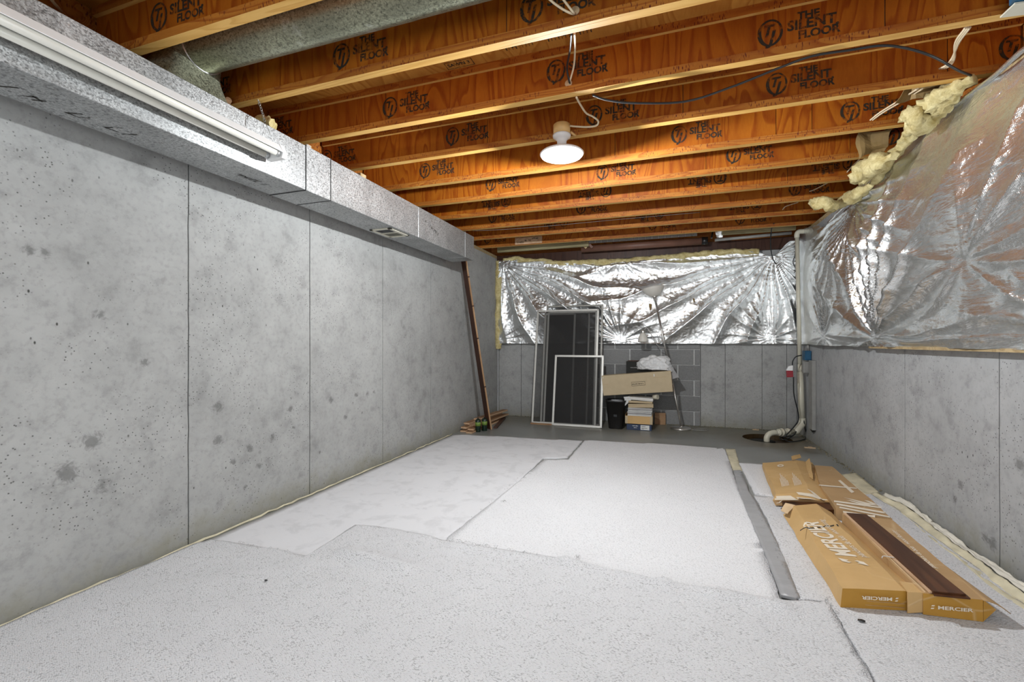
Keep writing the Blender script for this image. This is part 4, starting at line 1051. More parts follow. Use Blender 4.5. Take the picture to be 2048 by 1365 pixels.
# dark board on top
bd = empty('flooring_board', (1.06, 2.7, .08), 'dark brown flooring board with a pale tongue edge lying on the right carton', 'board')
def slab_px(q, z0, z1):
    P_ = [onz(px, py, z) for px, py, z in q]
    return [Vector((p.x, p.y, p.z-(z1-z0))) for p in P_]+P_
b = B(); b.hexa(slab_px([(1866, 1183, .118), (1932, 1189, .118), (1733, 1029, .105), (1693, 1026, .105)], 0, .014)); W(b.obj('board_face', 'board', bev=.0012), bd)
b = B(); b.hexa(slab_px([(1859, 1184, .112), (1865.5, 1184, .112), (1692.5, 1026, .100), (1687, 1026, .100)], 0, .007)); W(b.obj('tongue', 'board_edge'), bd)
b = B(); b.hexa(slab_px([(1868, 1190, .110), (1941, 1197, .110), (1933, 1190, .110), (1866, 1184, .110)], 0, .006)); W(b.obj('end_tongue', 'board'), bd)
q = [onz(*p) for p in ((1764, 1117, .098), (1766, 1113, .103), (1776, 1114, .104), (1788, 1116, .112))]
b = B(); b.tube(smooth(q, 4), .002, 5); tag(recenter(b.obj('white_strap', 'thread')), 'short piece of white strap on the carton left of the brown board', 'strap')

# ------------------------------------------------------------------ leaning planks, plank pile, cans
pk = empty('leaning_plank', (-2.12, 5.17, 0), 'long reddish-brown plank leaning from the floor to the duct end in the left corner', 'plank')
a, c = Vector((-2.115, 5.20, .005)), Vector((-2.27, 4.96, 2.20)) 
a = onz(978, 858, .004); c = ony(925, 505, 4.95)
b = B(); d = (c-a).normalized(); fx_ = Vector((.82, -.57, 0)); fx_ = (fx_-d*fx_.dot(d)).normalized(); nn = d.cross(fx_).normalized()
def beam(bb, a, c, x, y, w_, t_, mi=0):
    pts = [q+x*i*w_/2+y*j*t_/2 for q in (a, c) for i, j in ((-1, -1), (1, -1), (1, 1), (-1, 1))]; bb.hexa(pts, mi)
beam(b, a, c, fx_, nn, .095, .018); W(b.obj('plank_face', 'plank_side'), pk)
b = B(); e = (fx_*.051); beam(b, a+e, c+e, fx_, nn, .017, .016); W(b.obj('plank_edge', 'plank_edge'), pk)
for t in (.245, .52, .70, .86):
    b = B(); beam(b, a.lerp(c, t)+e*1.1, a.lerp(c, t+.006)+e*1.1, fx_, nn, .012, .020); W(b.obj('edge_notch', 'plank_side'), pk)
PL = [(-2.345, 4.98, 0, .02, 1.10, 'lowest plank of the corner pile, tight against the left wall'), (-2.245, 4.93, 0, .03, 1.05, 'lowest outer plank of the corner pile, its end nearest the carpet'),
      (-2.350, 5.06, 1, .05, 1.05, 'second-layer plank of the corner pile against the wall'), (-2.262, 5.02, 1, .00, 1.0, 'second-layer outer plank of the corner pile'),
      (-2.345, 5.0, 2, .03, 1.10, 'third-layer plank of the corner pile against the wall'), (-2.255, 5.20, 2, .05, .95, 'third-layer outer plank of the corner pile, set back'),
      (-2.340, 5.10, 3, .06, 1.0, 'fourth-layer plank of the corner pile, slightly skewed'), (-2.335, 5.06, 4, .04, 1.0, 'fifth-layer plank of the corner pile'),
      (-2.30, 5.28, 5, .10, .85, 'topmost plank of the corner pile, skewed away from the wall')]
for (x_, y_, lay, ax_, ln, lab) in PL:
    dirv = Vector((math.sin(ax_), math.cos(ax_), 0)); st_ = Vector((x_, y_, .0105+.0205*lay))
    root = empty('wood_plank', st_, lab, 'plank', 'planks piled in the left corner')
    b = B(); beam(b, st_, st_+dirv*ln, Vector((dirv.y, -dirv.x, 0)), Vector((0, 0, 1)), .076, .019); W(b.obj('plank_body', 'board_edge', bev=.002), root)
    b = B(); beam(b, st_+Vector((0, 0, .0097)), st_+dirv*ln+Vector((0, 0, .0097)), Vector((dirv.y, -dirv.x, 0)), Vector((0, 0, 1)), .074, .0012); W(b.obj('brown_face', 'offcut'), root)
b = B(); s_ = Vector((-2.03, 5.28, .012)); beam(b, s_, s_+Vector((.03, .85, 0)), Vector((1, 0, 0)), Vector((0, 0, 1)), .05, .02)
s_ = onz(958, 856, .012); e_ = onz(1008, 836, .012)
b.bm.free(); b = B(); beam(b, Vector((-2.06, 5.33, .012)), e_, (Vector((-2.06, 5.33, .012))-e_).cross(Vector((0, 0, 1))).normalized(), Vector((0, 0, 1)), .05, .018)
tag(recenter(b.obj('wood_offcut', 'plank_side')), 'single reddish plank lying on the floor behind the leaning plank', 'plank', 'planks piled in the left corner')
for i, (px, py, lab) in enumerate(((956, 864, 'left of two dark green cans with a green label before the plank pile'), (969, 862, 'right of two dark green cans with a green label, beside the leaning plank'))):
    p = onz(px, py, 0); p.z = 0
    c_ = empty('paint_can', p, lab, 'can', 'two green cans')
    for nm, pr, mt in (('can_body', [(.0, 0), (.031, 0), (.034, .006), (.034, .135), (.026, .150), (.012, .156), (.0, .156)], 'bottle'), ('label_band', [(.0, .072), (.0347, .072), (.0347, .118), (.0, .118)], 'green_label'), ('spout', [(.0, .155), (.008, .155), (.008, .172), (.0, .172)], 'blackp')):
        b = B(); b.lathe(pr, (0, 0, 0), 24); o = b.obj(nm, mt); o.parent = c_

# ------------------------------------------------------------------ window screens leaning on the back wall
def screen(bl, br, h, lean, label, rail=.022, th=.012, mid=None, fm='alu'):
    """bl, br: bottom corners on the floor (x, y); leans back by `lean` over its height"""
    bl = Vector((*bl, .003)); br = Vector((*br, .003)); x = (br-bl).normalized()
    back = Vector((-x.y, x.x, 0)); up = (Vector((0, 0, 1))*h+back*lean); up = up.normalized()*math.hypot(h, lean); uh = up.normalized(); n_ = x.cross(uh)
    root = empty('window_screen', bl.lerp(br, .5), label, 'window screen', 'window screens leaning on the back wall')
    wdt = (br-bl).length
    def rb(nm, a, c, w_, m_=fm):
        b = B(); d = (c-a).normalized(); y = n_; xx = d.cross(y).normalized(); beam(b, a, c, xx, y, w_, th); W(b.obj(nm, m_, bev=.0015), root)
    hl = up
    rb('bottom_rail', bl+uh*rail/2, br+uh*rail/2, rail); rb('top_rail', bl+hl-uh*rail/2, br+hl-uh*rail/2, rail)
    rb('left_stile', bl+x*rail/2, bl+hl+x*rail/2, rail); rb('right_stile', br-x*rail/2, br+hl-x*rail/2, rail)
    if mid: rb('middle_rail', bl+hl*mid, br+hl*mid, rail*.8)
    b = B(); e = rail*.5; q = [bl+x*e+uh*e, br-x*e+uh*e, br-x*e+hl-uh*e, bl+x*e+hl-uh*e]; b.poly(q); W(b.obj('mesh_panel', 'screen'), root)
    return root
screen((-1.62, 5.93), (-.83, 5.93), 1.60, .27, 'hindmost and tallest of the leaning window screens, its top rail above all others', fm='alud')
screen((-1.60, 5.905), (-1.00, 5.905), 1.50, .25, 'narrow window screen with dusty frame hidden inside the leaning stack', fm='alu')
screen((-1.63, 5.88), (-1.19, 5.88), 1.49, .25, 'narrowest window screen inside the leaning stack', rail=.026, fm='alu')
screen((-1.58, 5.855), (-.90, 5.855), 1.51, .27, 'wide window screen just behind the front large one', fm='alu')
screen((-1.735, 5.83), (-.875, 5.83), 1.535, .29, 'front large window screen with white frame, leftmost in the stack', rail=.024)
screen((-1.44, 5.775), (-.79, 5.775), .915, .185, 'short front window screen, half as tall as the others, foremost in the stack', rail=.026)
b = B(); b.box((-1.735, 5.78, 0), (-1.1, 5.80, .018)); tag(recenter(b.obj('wood_strip', 'offcut')), 'thin wooden strip on the floor under the window screens', 'wood strip')

# ------------------------------------------------------------------ bin, boxes, frames
bp = onz(1230, 853, 0); bp = Vector((-.625, 5.87, 0))
bn = empty('waste_bin', bp, 'black plastic waste bin standing between the screens and the box stack', 'bin')
def rrect(w_, d_, z, r_, n=4):
    out = []
    for cx, cy, a0 in ((w_/2-r_, d_/2-r_, 0), (-w_/2+r_, d_/2-r_, 90), (-w_/2+r_, -d_/2+r_, 180), (w_/2-r_, -d_/2+r_, 270)):
        for k in range(n+1): a = R(a0+90*k/n); out.append((cx+r_*math.cos(a), cy+r_*math.sin(a), z))
    return out
b = B()
secs = [rrect(.17, .15, 0, .04), rrect(.18, .16, .01, .045), rrect(.235, .20, .335, .05), rrect(.255, .215, .337, .05), rrect(.258, .218, .36, .05), rrect(.25, .21, .362, .05), rrect(.235, .195, .35, .05), rrect(.17, .15, .02, .04)]
rg = [[b.bm.verts.new(p) for p in s_] for s_ in secs]
for a_, c_ in zip(rg, rg[1:]):
    for k in range(len(a_)): b.bm.faces.new((a_[k], a_[(k+1) % len(a_)], c_[(k+1) % len(a_)], c_[k])).smooth = True
b.bm.faces.new(rg[0]); b.bm.faces.new(rg[-1]); o = b.obj('bin_body', 'blackp'); o.parent = bn
b = B(); b.bar((-.02, -.095, .17), (.02, -.095, .17), .002, .03); o = b.obj('moulded_mark', 'blackc'); o.parent = bn; o.location = (0, -.0, 0)
def boxy(name, lo, hi, mat_, label, cat, rot=0, bev=.002, parts=True, group=None):
    lo, hi = Vector(lo), Vector(hi); c = Vector(((lo.x+hi.x)/2, (lo.y+hi.y)/2, lo.z)); root = empty(name, c, label, cat, group, rot=(0, 0, rot))
    b = B(); b.box(lo-c, hi-c, 0, bev); o = b.obj('box_body', mat_); o.parent = root; return root, lo-c, hi-c
r0, lo, hi = boxy('blue_box', (-.485, 5.80, 0), (-.19, 6.05, .075), 'bluebox', 'dark blue box with a white label at the bottom of the stack', 'box', -.03)
b = B(); b.box((.02, lo.y-.0015, .008), (.125, lo.y, .066)); o = b.obj('paper_label', 'paper'); o.parent = r0
for k, (w_, z_) in enumerate(((.03, .02), (.07, .03), (.05, .05))):
    b = B(); b.box((.03, lo.y-.0025, z_), (.03+w_, lo.y-.001, z_+.004)); o = b.obj('label_print', 'ink'); o.parent = r0
for t_, s_, x_, z_ in ((9, .012, -.055, .048), (6, .010, -.04, .026)):
    me = faint_marks(s_*t_*.62, s_, t_, t_, .14); me.materials.append(M['paper']); o = bpy.data.objects.new('box_lettering', me); COL.objects.link(o); o.parent = r0; o.location = (x_-.02, lo.y-.0012, z_); o.rotation_euler = (R(90), 0, 0)
# kraft tray
tr = empty('cardboard_tray', (-.335, 5.92, .076), 'open brown cardboard tray on the blue box holding the stacked frames', 'box')
b = B(); x0, x1, y0, y1, h_ = -.17, .155, -.13, .13, .10
b.box((x0, y0, 0), (x1, y1, .004))
for p, q in (((x0, y0, 0), (x1, y0+.004, h_)), ((x0, y1-.004, 0), (x1, y1, h_)), ((x0, y0, 0), (x0+.004, y1, h_+.012)), ((x1-.004, y0, 0), (x1, y1, h_+.012))): b.box(p, q)
o = b.obj('tray_body', 'card'); o.parent = tr
for xx in (x0, x1-.03):
    b = B(); b.box((xx, y0-.002, .004), (xx+.03, y0, h_-.002)); o = b.obj('corner_tab', 'cardbox'); o.parent = tr
z_ = .176
for k in range(8):
    hgt = .011 + (.003 if k % 3 == 0 else 0); o_ = random.uniform(-.006, .006); mt = ['paper', 'paper', 'greyp', 'paper'][k % 4]
    nm = 'picture_frame'
    root = empty(nm, (-.33+o_, 5.925+o_, z_), ('flat white-edged frame, %s of the stack on the cardboard tray' % ['lowest', 'second', 'third', 'fourth', 'fifth', 'sixth', 'seventh', 'topmost'][k]), 'frame', 'flat frames stacked on the tray', rot=(0, 0, random.uniform(-.04, .04)))
    b = B(); b.box((-.145, -.12, 0), (.145, .12, hgt*.65), 0, .001); o = b.obj('frame_body', mt); o.parent = root
    b = B(); b.box((-.138, -.113, hgt*.65), (.138, .113, hgt)); o = b.obj('backing_board', 'blackp' if k % 2 else 'greyp'); o.parent = root
    z_ += hgt+.0006
for k, (w_, hgt, mt, lab) in enumerate(((.30, .050, 'cardbox', 'lower flattened tan folder box on the frame stack'), (.285, .030, 'cardbox', 'upper slanted tan folder on the frame stack'), (.31, .036, 'paper', 'white paper ream wrapper below the long carton'))):
    root = empty('paper_bundle', (-.325, 5.925, z_), lab, 'paper bundle', rot=(0, .035*(k-1), .05*(1-k)))
    b = B(); b.box((-w_/2, -.11, .002), (w_/2, .11, hgt-.002), 0, .002)
    for vv in b.bm.verts: vv.co.z += .004*nz(vv.co.x*12, vv.co.y*12, k)
    o = b.obj('bundle_body', mt); o.parent = root
    b = B(); b.box((-w_/2-.002, -.112, hgt*.45), (w_/2+.002, -.1095, hgt*.52)); o = b.obj('fold_line', 'cardbrown'); o.parent = root
    z_ += hgt+.004
# loose rolled paper and bag edge left of the stack
b = B(); b.tube([(-.17, 5.93, .405), (-.12, 5.9, .41)], .030, 14); tag(recenter(b.obj('rolled_paper', 'paper2')), 'cream rolled paper end sticking out right under the long carton', 'paper roll')
crumple('crumpled_paper', [(-.53, 5.83, .40), (-.45, 5.82, .41), (-.44, 5.83, .36), (-.50, 5.83, .30)], 'paper', 'crumpled white paper hanging between the bin and the folders', 'paper', .02, 6, .002)
# long tilted carton
LCc = ony(1275, 767, 5.86)
lc = empty('long_box', (LCc.x, 5.93, LCc.z-.13), 'long tan cardboard box lying tilted across the bin and the paper stack', 'box', rot=(0, R(-5.6), R(0)))
bm_w, bm_h = .84, .255
b = B(); b.box((-bm_w/2, -.09, 0), (bm_w/2, .10, bm_h), 0, .003); o = b.obj('box_body', 'cardbox'); o.parent = lc
b = B(); fr4 = (-.06, .105, .10, .15)
for p, q in (((fr4[0], fr4[2]), (fr4[1], fr4[2]+.0035)), ((fr4[0], fr4[3]-.0035), (fr4[1], fr4[3])), ((fr4[0], fr4[2]), (fr4[0]+.003, fr4[3])), ((fr4[1]-.003, fr4[2]), (fr4[1], fr4[3]))):
    b.box((p[0], -.0915, p[1]), (q[0], -.0900, q[1]))
o = b.obj('print_frame', 'ink'); o.parent = lc
me = faint_marks(.145, .012, 17, 3, .13); me.materials.append(M['ink']); o = bpy.data.objects.new('box_lettering', me); COL.objects.link(o); o.parent = lc; o.location = (-.052, -.0915, .118); o.rotation_euler = (R(90), 0, 0)
for (x_, z_b, w_, h_b, mt) in ((.215, .20, .010, .030, 'paper'), (-.41, .225, .012, .008, 'paper'), (.22, .185, .14, .002, 'cardbrown'), (-.415, .14, .07, .0025, 'cardbrown')):
    b = B(); b.box((x_, -.0912, z_b), (x_+w_, -.0900, z_b+h_b)); o = b.obj('tape_mark' if mt == 'paper' else 'box_crease', mt); o.parent = lc
# black box behind, white bag
r1, lo, hi = boxy('black_box', (-.51, 5.99, .66), (-.20, 6.15, .845), 'dark', 'black box with faint lettering standing behind the long tan box', 'box', 0)
me = faint_marks(.15, .016, 10, 8, .14); me.materials.append(M['greyp']); o = bpy.data.objects.new('box_lettering', me); COL.objects.link(o); o.parent = r1; o.location = (-.10, lo.y-.001, .10); o.rotation_euler = (R(90), 0, 0)
b = B(); b.box((lo.x+.02, lo.y, hi.z), (hi.x-.1, lo.y+.04, hi.z+.012), 0, .003); o = b.obj('torn_lid', 'plank_side'); o.parent = r1
b = B(); r = bmesh.ops.create_icosphere(b.bm, subdivisions=5, radius=1)
for v in b.bm.verts:
    p = v.co.copy(); k = 1+.28*nz(p.x*1.6, p.y*1.6, p.z*1.6)+.10*(1-abs(nz(p.x*4, p.y*4, p.z*4))*3)
    v.co = Vector((p.x*.19*k*(1+.25*(p.x > 0)), p.y*.085*k, max(-.25, p.z)*.13*k)); 
    if p.x > .5: v.co.z -= .10*(p.x-.5)
for f in b.bm.faces: f.smooth = True
o = b.obj('plastic_bag', 'bag'); o.location = (-.155, 5.95, .785); tag(o, 'crumpled milky white plastic bag resting on the long tan box', 'bag')
crumple('dark_card', [(-.02, 5.93, .72), (.05, 5.92, .78), (.13, 5.95, .66), (.03, 5.94, .63)], 'greyp', 'dark grey sheet sticking out under the plastic bag by the lamp pole', 'sheet', .006, 5, .003)
b = B(); b.box((-.17, 6.29, 0), (-.03, 6.33, .155), 0, .003); rb_ = recenter(b.obj('wood_block', 'offcut')); tag(rb_, 'brown wooden block standing on the floor right of the box stack', 'wood block')

# ------------------------------------------------------------------ floor lamp
LB = onz(1362, 858, 0); LB = Vector((.15, 6.06, 0)); LT = ony(1311, 603, 6.16)
fl = empty('floor_lamp', LB, 'silver torchiere floor lamp leaning against the foil with a white bowl shade', 'lamp')
b = B(); b.lathe([(.0, 0), (.122, 0), (.126, .008), (.122, .020), (.03, .030), (.0, .030)], LB, 36); W(b.obj('base', 'chrome'), fl)
P0 = LB+Vector((.01, 0, .02))
b = B(); b.tube([P0, P0.lerp(LT, .45)], .0125, 14); W(b.obj('pole', 'chrome'), fl)
b = B(); b.tube([P0.lerp(LT, .45), LT], .0115, 14); W(b.obj('pole', 'chrome'), fl)
b = B()
for t in (.0, .33, .45, .66): b.tube([P0.lerp(LT, t), P0.lerp(LT, t+.012)], .0155, 14)
W(b.obj('pole_joint', 'chrome'), fl)
dd = (LT-P0).normalized(); rot = Vector((0, 0, 1)).rotation_difference(Vector((-.16, 0, 1)).normalized()).to_matrix()
b = B(); b.lathe([(.012, -.01), (.016, .02), (.030, .05), (.045, .065), (.0, .066)], LT, 24, m=rot); W(b.obj('shade_holder', 'chrome'), fl)
b = B(); b.lathe([(.025, .060), (.06, .070), (.10, .105), (.132, .155), (.139, .185), (.136, .186), (.128, .157), (.096, .110), (.05, .078), (.001, .074)], LT, 32, m=rot); W(b.obj('bowl_shade', 'glass'), fl)
SH = ony(1286, 678, 6.06)
ar = P0.lerp(LT, .62)
b = B(); b.tube(smooth([ar, ar+Vector((-.10, -.03, .045)), SH+Vector((.06, 0, .13)), SH+Vector((.01, 0, .115))], 6), .004, 8); W(b.obj('gooseneck_arm', 'chrome'), fl)
b = B(); b.lathe([(.0, .118), (.020, .116), (.027, .10), (.027, .075), (.022, .06), (.0, .06)], SH, 20); W(b.obj('socket', 'chrome'), fl)
b = B(); b.lathe([(.018, .080), (.030, .070), (.048, .035), (.060, -.005), (.062, -.03), (.058, -.045), (.055, -.03), (.044, .03), (.02, .06)], SH, 28); W(b.obj('reading_shade', 'glass'), fl)
b = B(); b.tube(smooth([LB+Vector((.11, -.03, .006)), LB+Vector((.20, -.05, .006)), LB+Vector((.30, -.03, .006)), LB+Vector((.31, .05, .006)), LB+Vector((.22, .09, .006)), LB+Vector((.16, .05, .006)), LB+Vector((.20, -.02, .008)), LB+Vector((.27, .0, .008))]), .0035, 6); W(b.obj('power_cord', 'conduit'), fl)

# ------------------------------------------------------------------ plumbing in the right corner
def pipe_obj(name, parts, label, cat):
    root = empty(name, parts[0][1][0], label, cat)
    for nm, pts, r_, m_ in parts:
        b = B(); b.tube(pts, r_, 20); W(b.obj(nm, m_), root)
    return root
T0 = ony(1597, 466, 6.10); T1 = ony(1602, 770, 6.12); T2 = ony(1605, 848, 6.12)
T1 = Vector((1.425+.03, 6.12, .70)); T2 = ony(1604, 842, 5.93); E0 = ony(1534, 874, 5.80); 
T0 = ony(1594, 472, 5.93); T1 = ony(1600, 745, 5.93)
el = T2+Vector((-.0, -.02, -.05))
h0 = ony(1592, 863, 5.87); h1 = ony(1548, 866, 5.74)
pp = pipe_obj('sump_pipe', [
    ('riser_pipe', [T0, T1], .0215, 'cream'), ('coupling', [T1+Vector((0, 0, .09)), T1], .0235, 'cream'),
    ('lower_pipe', [T1+Vector((0, 0, .005)), T2], .0315, 'cream'),
    ('elbow', smooth([T2+Vector((0, 0, .03)), T2, T2+Vector((-.006, -.01, -.04)), h0+Vector((.01, .0, .01)), h0], 5), .036, 'cream'),
    ('horizontal_pipe', [h0, h1], .027, 'cream'),
    ('union_ring', [h0.lerp(h1, .30), h0.lerp(h1, .42)], .038, 'cream'), ('union_ring', [h0.lerp(h1, .60), h0.lerp(h1, .68)], .042, 'cream'), ('union_ring', [h0.lerp(h1, .74), h0.lerp(h1, .80)], .038, 'cream'),
    ('drop_elbow', smooth([h1+Vector((.02, .01, 0)), h1, h1+Vector((-.045, -.02, -.012)), h1+Vector((-.075, -.03, -.05)), h1+Vector((-.078, -.03, -.10))], 5), .030, 'cream'),
    ('top_elbow', smooth([T0+Vector((0, 0, -.02)), T0+Vector((0, 0, .02)), T0+Vector((.02, .0, .045)), T0+Vector((.07, .02, .05))], 5), .026, 'cream')],
    'cream plastic sump pump pipe rising in the back right corner', 'pipe')
bx_ = empty('outlet_box', (1.47, 6.0, .93), 'blue electrical outlet box on the right wall below the foil', 'outlet box')
p = ony(1609, 711, 6.02)
c_ = onx(1609, 711, 1.452)
b = B(); b.box((1.425, 5.76, c_.z-.052), (1.488, 5.87, c_.z+.052), 0, .004); W(b.obj('box_body', 'blue'), bx_)
bx_.location = (1.45, 5.84, c_.z-.052)
for o in bx_.children: W(o, bx_)
b = B(); b.box((1.432, 5.752, c_.z-.042), (1.482, 5.761, c_.z+.042), 0, .002); W(b.obj('cover_plate', 'blue'), bx_)
b = B(); b.box((1.42, 5.80, c_.z-.20), (1.485, 5.87, c_.z-.06), 0, .01); o = recenter(b.obj('wall_bracket', 'conduit')); tag(o, 'grey metal bracket plate below the blue outlet box', 'bracket')
for k, dy in enumerate((-.02, .015)):
    b = B(); b.tube([(1.474, 5.84+dy, c_.z+.05), (1.474, 5.85+dy, 1.09)], .008, 10); tag(b.obj('conduit_pipe', 'conduit'), ['nearer thin grey conduit rising from the blue box into the foil', 'farther thin grey conduit rising from the blue box into the foil'][k], 'conduit')
b = B(); b.box((1.45, 5.60, .15), (1.488, 5.72, c_.z-.05), 0, .003); tg = recenter(b.obj('cable_cover', 'conduit')); tag(tg, 'tall narrow grey cover strip on the right wall beside the sump pipe', 'cover strip')
b = B(); b.hexa([(1.455, 5.61, .15), (1.485, 5.61, .15), (1.485, 5.71, .15), (1.455, 5.71, .15), (1.465, 5.65, .12), (1.475, 5.65, .12), (1.475, 5.67, .12), (1.465, 5.67, .12)]); W(b.obj('cover_tip', 'blackp'), tg); 
for o in tg.children: o.matrix_parent_inverse = Matrix.Translation(-tg.location)
pg = empty('plug_adapter', ony(1582, 742, 5.75), 'white and red piggyback plug hanging left of the blue outlet box', 'plug')
c_ = pg.location
b = B(); b.hexa([c_+Vector(q) for q in ((-.045, 0, .0), (.02, 0, .0), (.02, .04, .0), (-.045, .04, .0), (-.02, 0, .05), (.02, 0, .06), (.02, .04, .06), (-.02, .04, .05))]); W(b.obj('white_plug', 'white', bev=.004), pg)
b = B(); b.hexa([c_+Vector(q) for q in ((-.038, 0, -.075), (.024, 0, -.07), (.024, .04, -.07), (-.038, .04, -.075), (-.042, 0, 0), (.02, 0, 0), (.02, .04, 0), (-.042, .04, 0))]); W(b.obj('red_plug', 'red', bev=.004), pg)
def cable(pts, r_, mat_, name, label, cat='cable', n=7, sm_=7, group=None):
    b = B(); b.tube(smooth(pts, sm_), r_, n); o = recenter(b.obj(name, mat_)); tag(o, label, cat, group); return o
cable([ony(1603, 711, 5.78), ony(1592, 714, 5.75), ony(1586, 722, 5.75), ony(1585, 730, 5.76), ony(1585, 742, 5.765)], .006, 'blackc', 'power_cable', 'short black cable from the blue outlet box to the plug')
cable([ony(1587, 755, 5.765), ony(1588, 790, 5.8), ony(1597, 830, 5.85), ony(1594, 846, 5.85), ony(1572, 872, 5.75), onz(1568, 878, .012), onz(1580, 884, .010), onz(1606, 880, .010), onz(1612, 872, .012), ony(1609, 850, 5.9), ony(1606, 835, 5.92)], .006, 'blackc', 'pump_cable', 'long black pump cable hanging down to the sump pit')
cable([ony(1594, 856, 5.9), ony(1590, 868, 5.8), onz(1576, 878, .02), onz(1566, 880, .012), onz(1560, 876, .02), onz(1585, 872, .014)], .006, 'blackc', 'pump_cable', 'short black cable coiled at the sump pipe elbow')

# ------------------------------------------------------------------ cables in the ceiling
zc_ = ZJ-.008
cable([onz(1185, 190, zc_), onz(1215, 200, zc_-.02), onz(1270, 206, zc_-.04), onz(1370, 203, zc_-.04), onz(1460, 175, zc_-.03), onz(1560, 135, zc_-.01), onz(1625, 112, zc_), onz(1700, 100, zc_+.01), onz(1765, 91, zc_+.005), onz(1820, 98, zc_), onz(1870, 115, zc_-.02), onz(1915, 140, zc_-.02), onz(1942, 151, zc_)], .0055, 'blackc', 'coax_cable', 'long black cable drooping across several joists on the right')
def rmx(pts, label, r_=.0048, m_='romex', g_='cream cables in the ceiling'): return cable(pts, r_, m_, 'house_cable', label, 'cable', 7, 6, g_)
yA, yB_, yC = 1.80, 2.30, 2.79
J = lambda n: 1.866+.4865*n-.055
rmx([ony(1149, 66, J(1)-.40), ony(1150, 95, J(1)-.2), ony(1148, 130, J(1)-.05), ony(1141, 158, J(1)), ony(1137, 170, J(1)+.03)], 'straight cream cable hanging before the third joist left of its print')
rmx([ony(1143, 66, J(1)-.40), ony(1140, 100, J(1)-.2), ony(1134, 135, J(1)-.04), ony(1138, 160, J(1)), ony(1140, 168, J(1)+.03)], 'dark cable hanging beside the straight cream one before the third joist', .005, 'blackc')
rmx([ony(1040, -60, 1.6), ony(1095, -5, 1.72), ony(1120, 15, 1.77), ony(1140, 26, 1.79), ony(1150, 28, 1.83)], 'lower cream cable entering the second joist at the top edge')
rmx([ony(1080, -60, 1.6), ony(1118, -12, 1.72), ony(1135, 10, 1.77), ony(1146, 24, 1.79), ony(1150, 27, 1.83)], 'upper cream cable entering the second joist at the top edge')
for px, py, yy_, lab in ((1150, 22, J(0)+.028, 'upper'), (1137, 167, J(1)+.028, 'lower')):
    b = B(); p = ony(px, py, yy_); b.lathe([(.0, 0), (.020, 0), (.018, .004), (.0, .004)], p, 16, m=Matrix.Rotation(R(90), 3, 'X')); tag(recenter(b.obj('knockout_hole', 'cardedge')), '%s pale drilled knockout where hanging cables pass a joist web' % lab, 'hole')
rmx([onz(1153, 195, ZJ-.004), ony(1160, 208, 2.5), ony(1172, 226, 2.62), ony(1185, 233, 2.68), ony(1196, 242, 2.70), ony(1193, 251, 2.71), ony(1175, 254, 2.72), ony(1150, 253, 2.73), ony(1140, 252, 2.735)], 'cream cable curling down to the tan junction box above the lamp', .0055)
rmx([onz(95, -10, 2.42), ony(125, 25, 1.25), ony(150, 50, 1.28), ony(170, 66, 1.30), ony(190, 77, 1.31)], 'cream cable crossing above the duct in the top left corner', .006)
for k in range(3):
    o_ = k*7
    rmx([ony(1932-o_*.6+8, 55, J(2)-.38), ony(1918-o_*.5, 85, J(2)-.2), ony(1905+o_*.3, 115, J(2)-.02), ony(1893+o_*.6, 130, J(2)), ony(1878+o_*.7, 138, J(2)+.03)], ['leftmost', 'middle', 'rightmost'][k]+' strand of the three cream cables bundled at the right end of the fourth joist')
for k in range(2):
    o_ = k*9
    rmx([ony(1835+o_, 178, J(3)-.35), ony(1800+o_, 200, J(3)-.1), ony(1760+o_*.7, 225, J(3)-.01), ony(1740+o_*.5, 241, J(3)+.03)], ['left', 'right'][k]+' of two cream cables slanting in front of the fifth joist by the foil')
for k in range(2):
    s_ = (1, -1)[k]
    rmx([ony(1727+k*19, 265, J(4)-.06), ony(1722+k*22, 275, J(4)-.03), ony(1728+k*14, 290, J(4)), ony(1735, 296, J(4)+.03)], ['left half of the cream cable loop below the fifth joist near the foil', 'right half of the cream cable loop below the fifth joist near the foil'][k])
rmx([ony(1718, 320, J(5)-.3), ony(1705, 332, J(5)-.05), ony(1694, 345, J(5)+.03)], 'short cream cable pair at the right end of the upside-down printed joist')
rmx([ony(1655, 366, J(6)-.15), ony(1640, 374, J(6)-.03), ony(1628, 380, J(6)), ony(1619, 383, J(6)+.0)], 'cream cable stub with white end below the far joists')
rmx([ony(1596, 405, J(7)-.12), ony(1580, 410, J(7)-.03), ony(1570, 414, J(7)), ony(1565, 420, J(7)+.02)], 'farthest cream cable stub near the yellow tuft')
cable([ony(1548, 447, 5.70), ony(1543, 460, 5.9), ony(1541, 490, 6.05), ony(1545, 515, 6.10), ony(1551, 528, 6.12)], .006, 'blackc', 'hanging_cable', 'black cable looping from the far joist down to the back foil')
cable([ony(1592, 490, 6.05), ony(1590, 510, 6.1), ony(1586, 525, 6.1), ony(1592, 540, 6.06), ony(1588, 546, 6.08)], .004, 'blackc', 'hanging_cable', 'thin black wire dangling left of the cream pipe top')
cable([ony(945, 462, 4.9), ony(1010, 459, 5.02), ony(1100, 452, 5.1), ony(1250, 438, 5.2), ony(1400, 425, 5.22)], .003, 'galv2', 'steel_wire', 'thin steel wire stretched along the underside of a far joist')
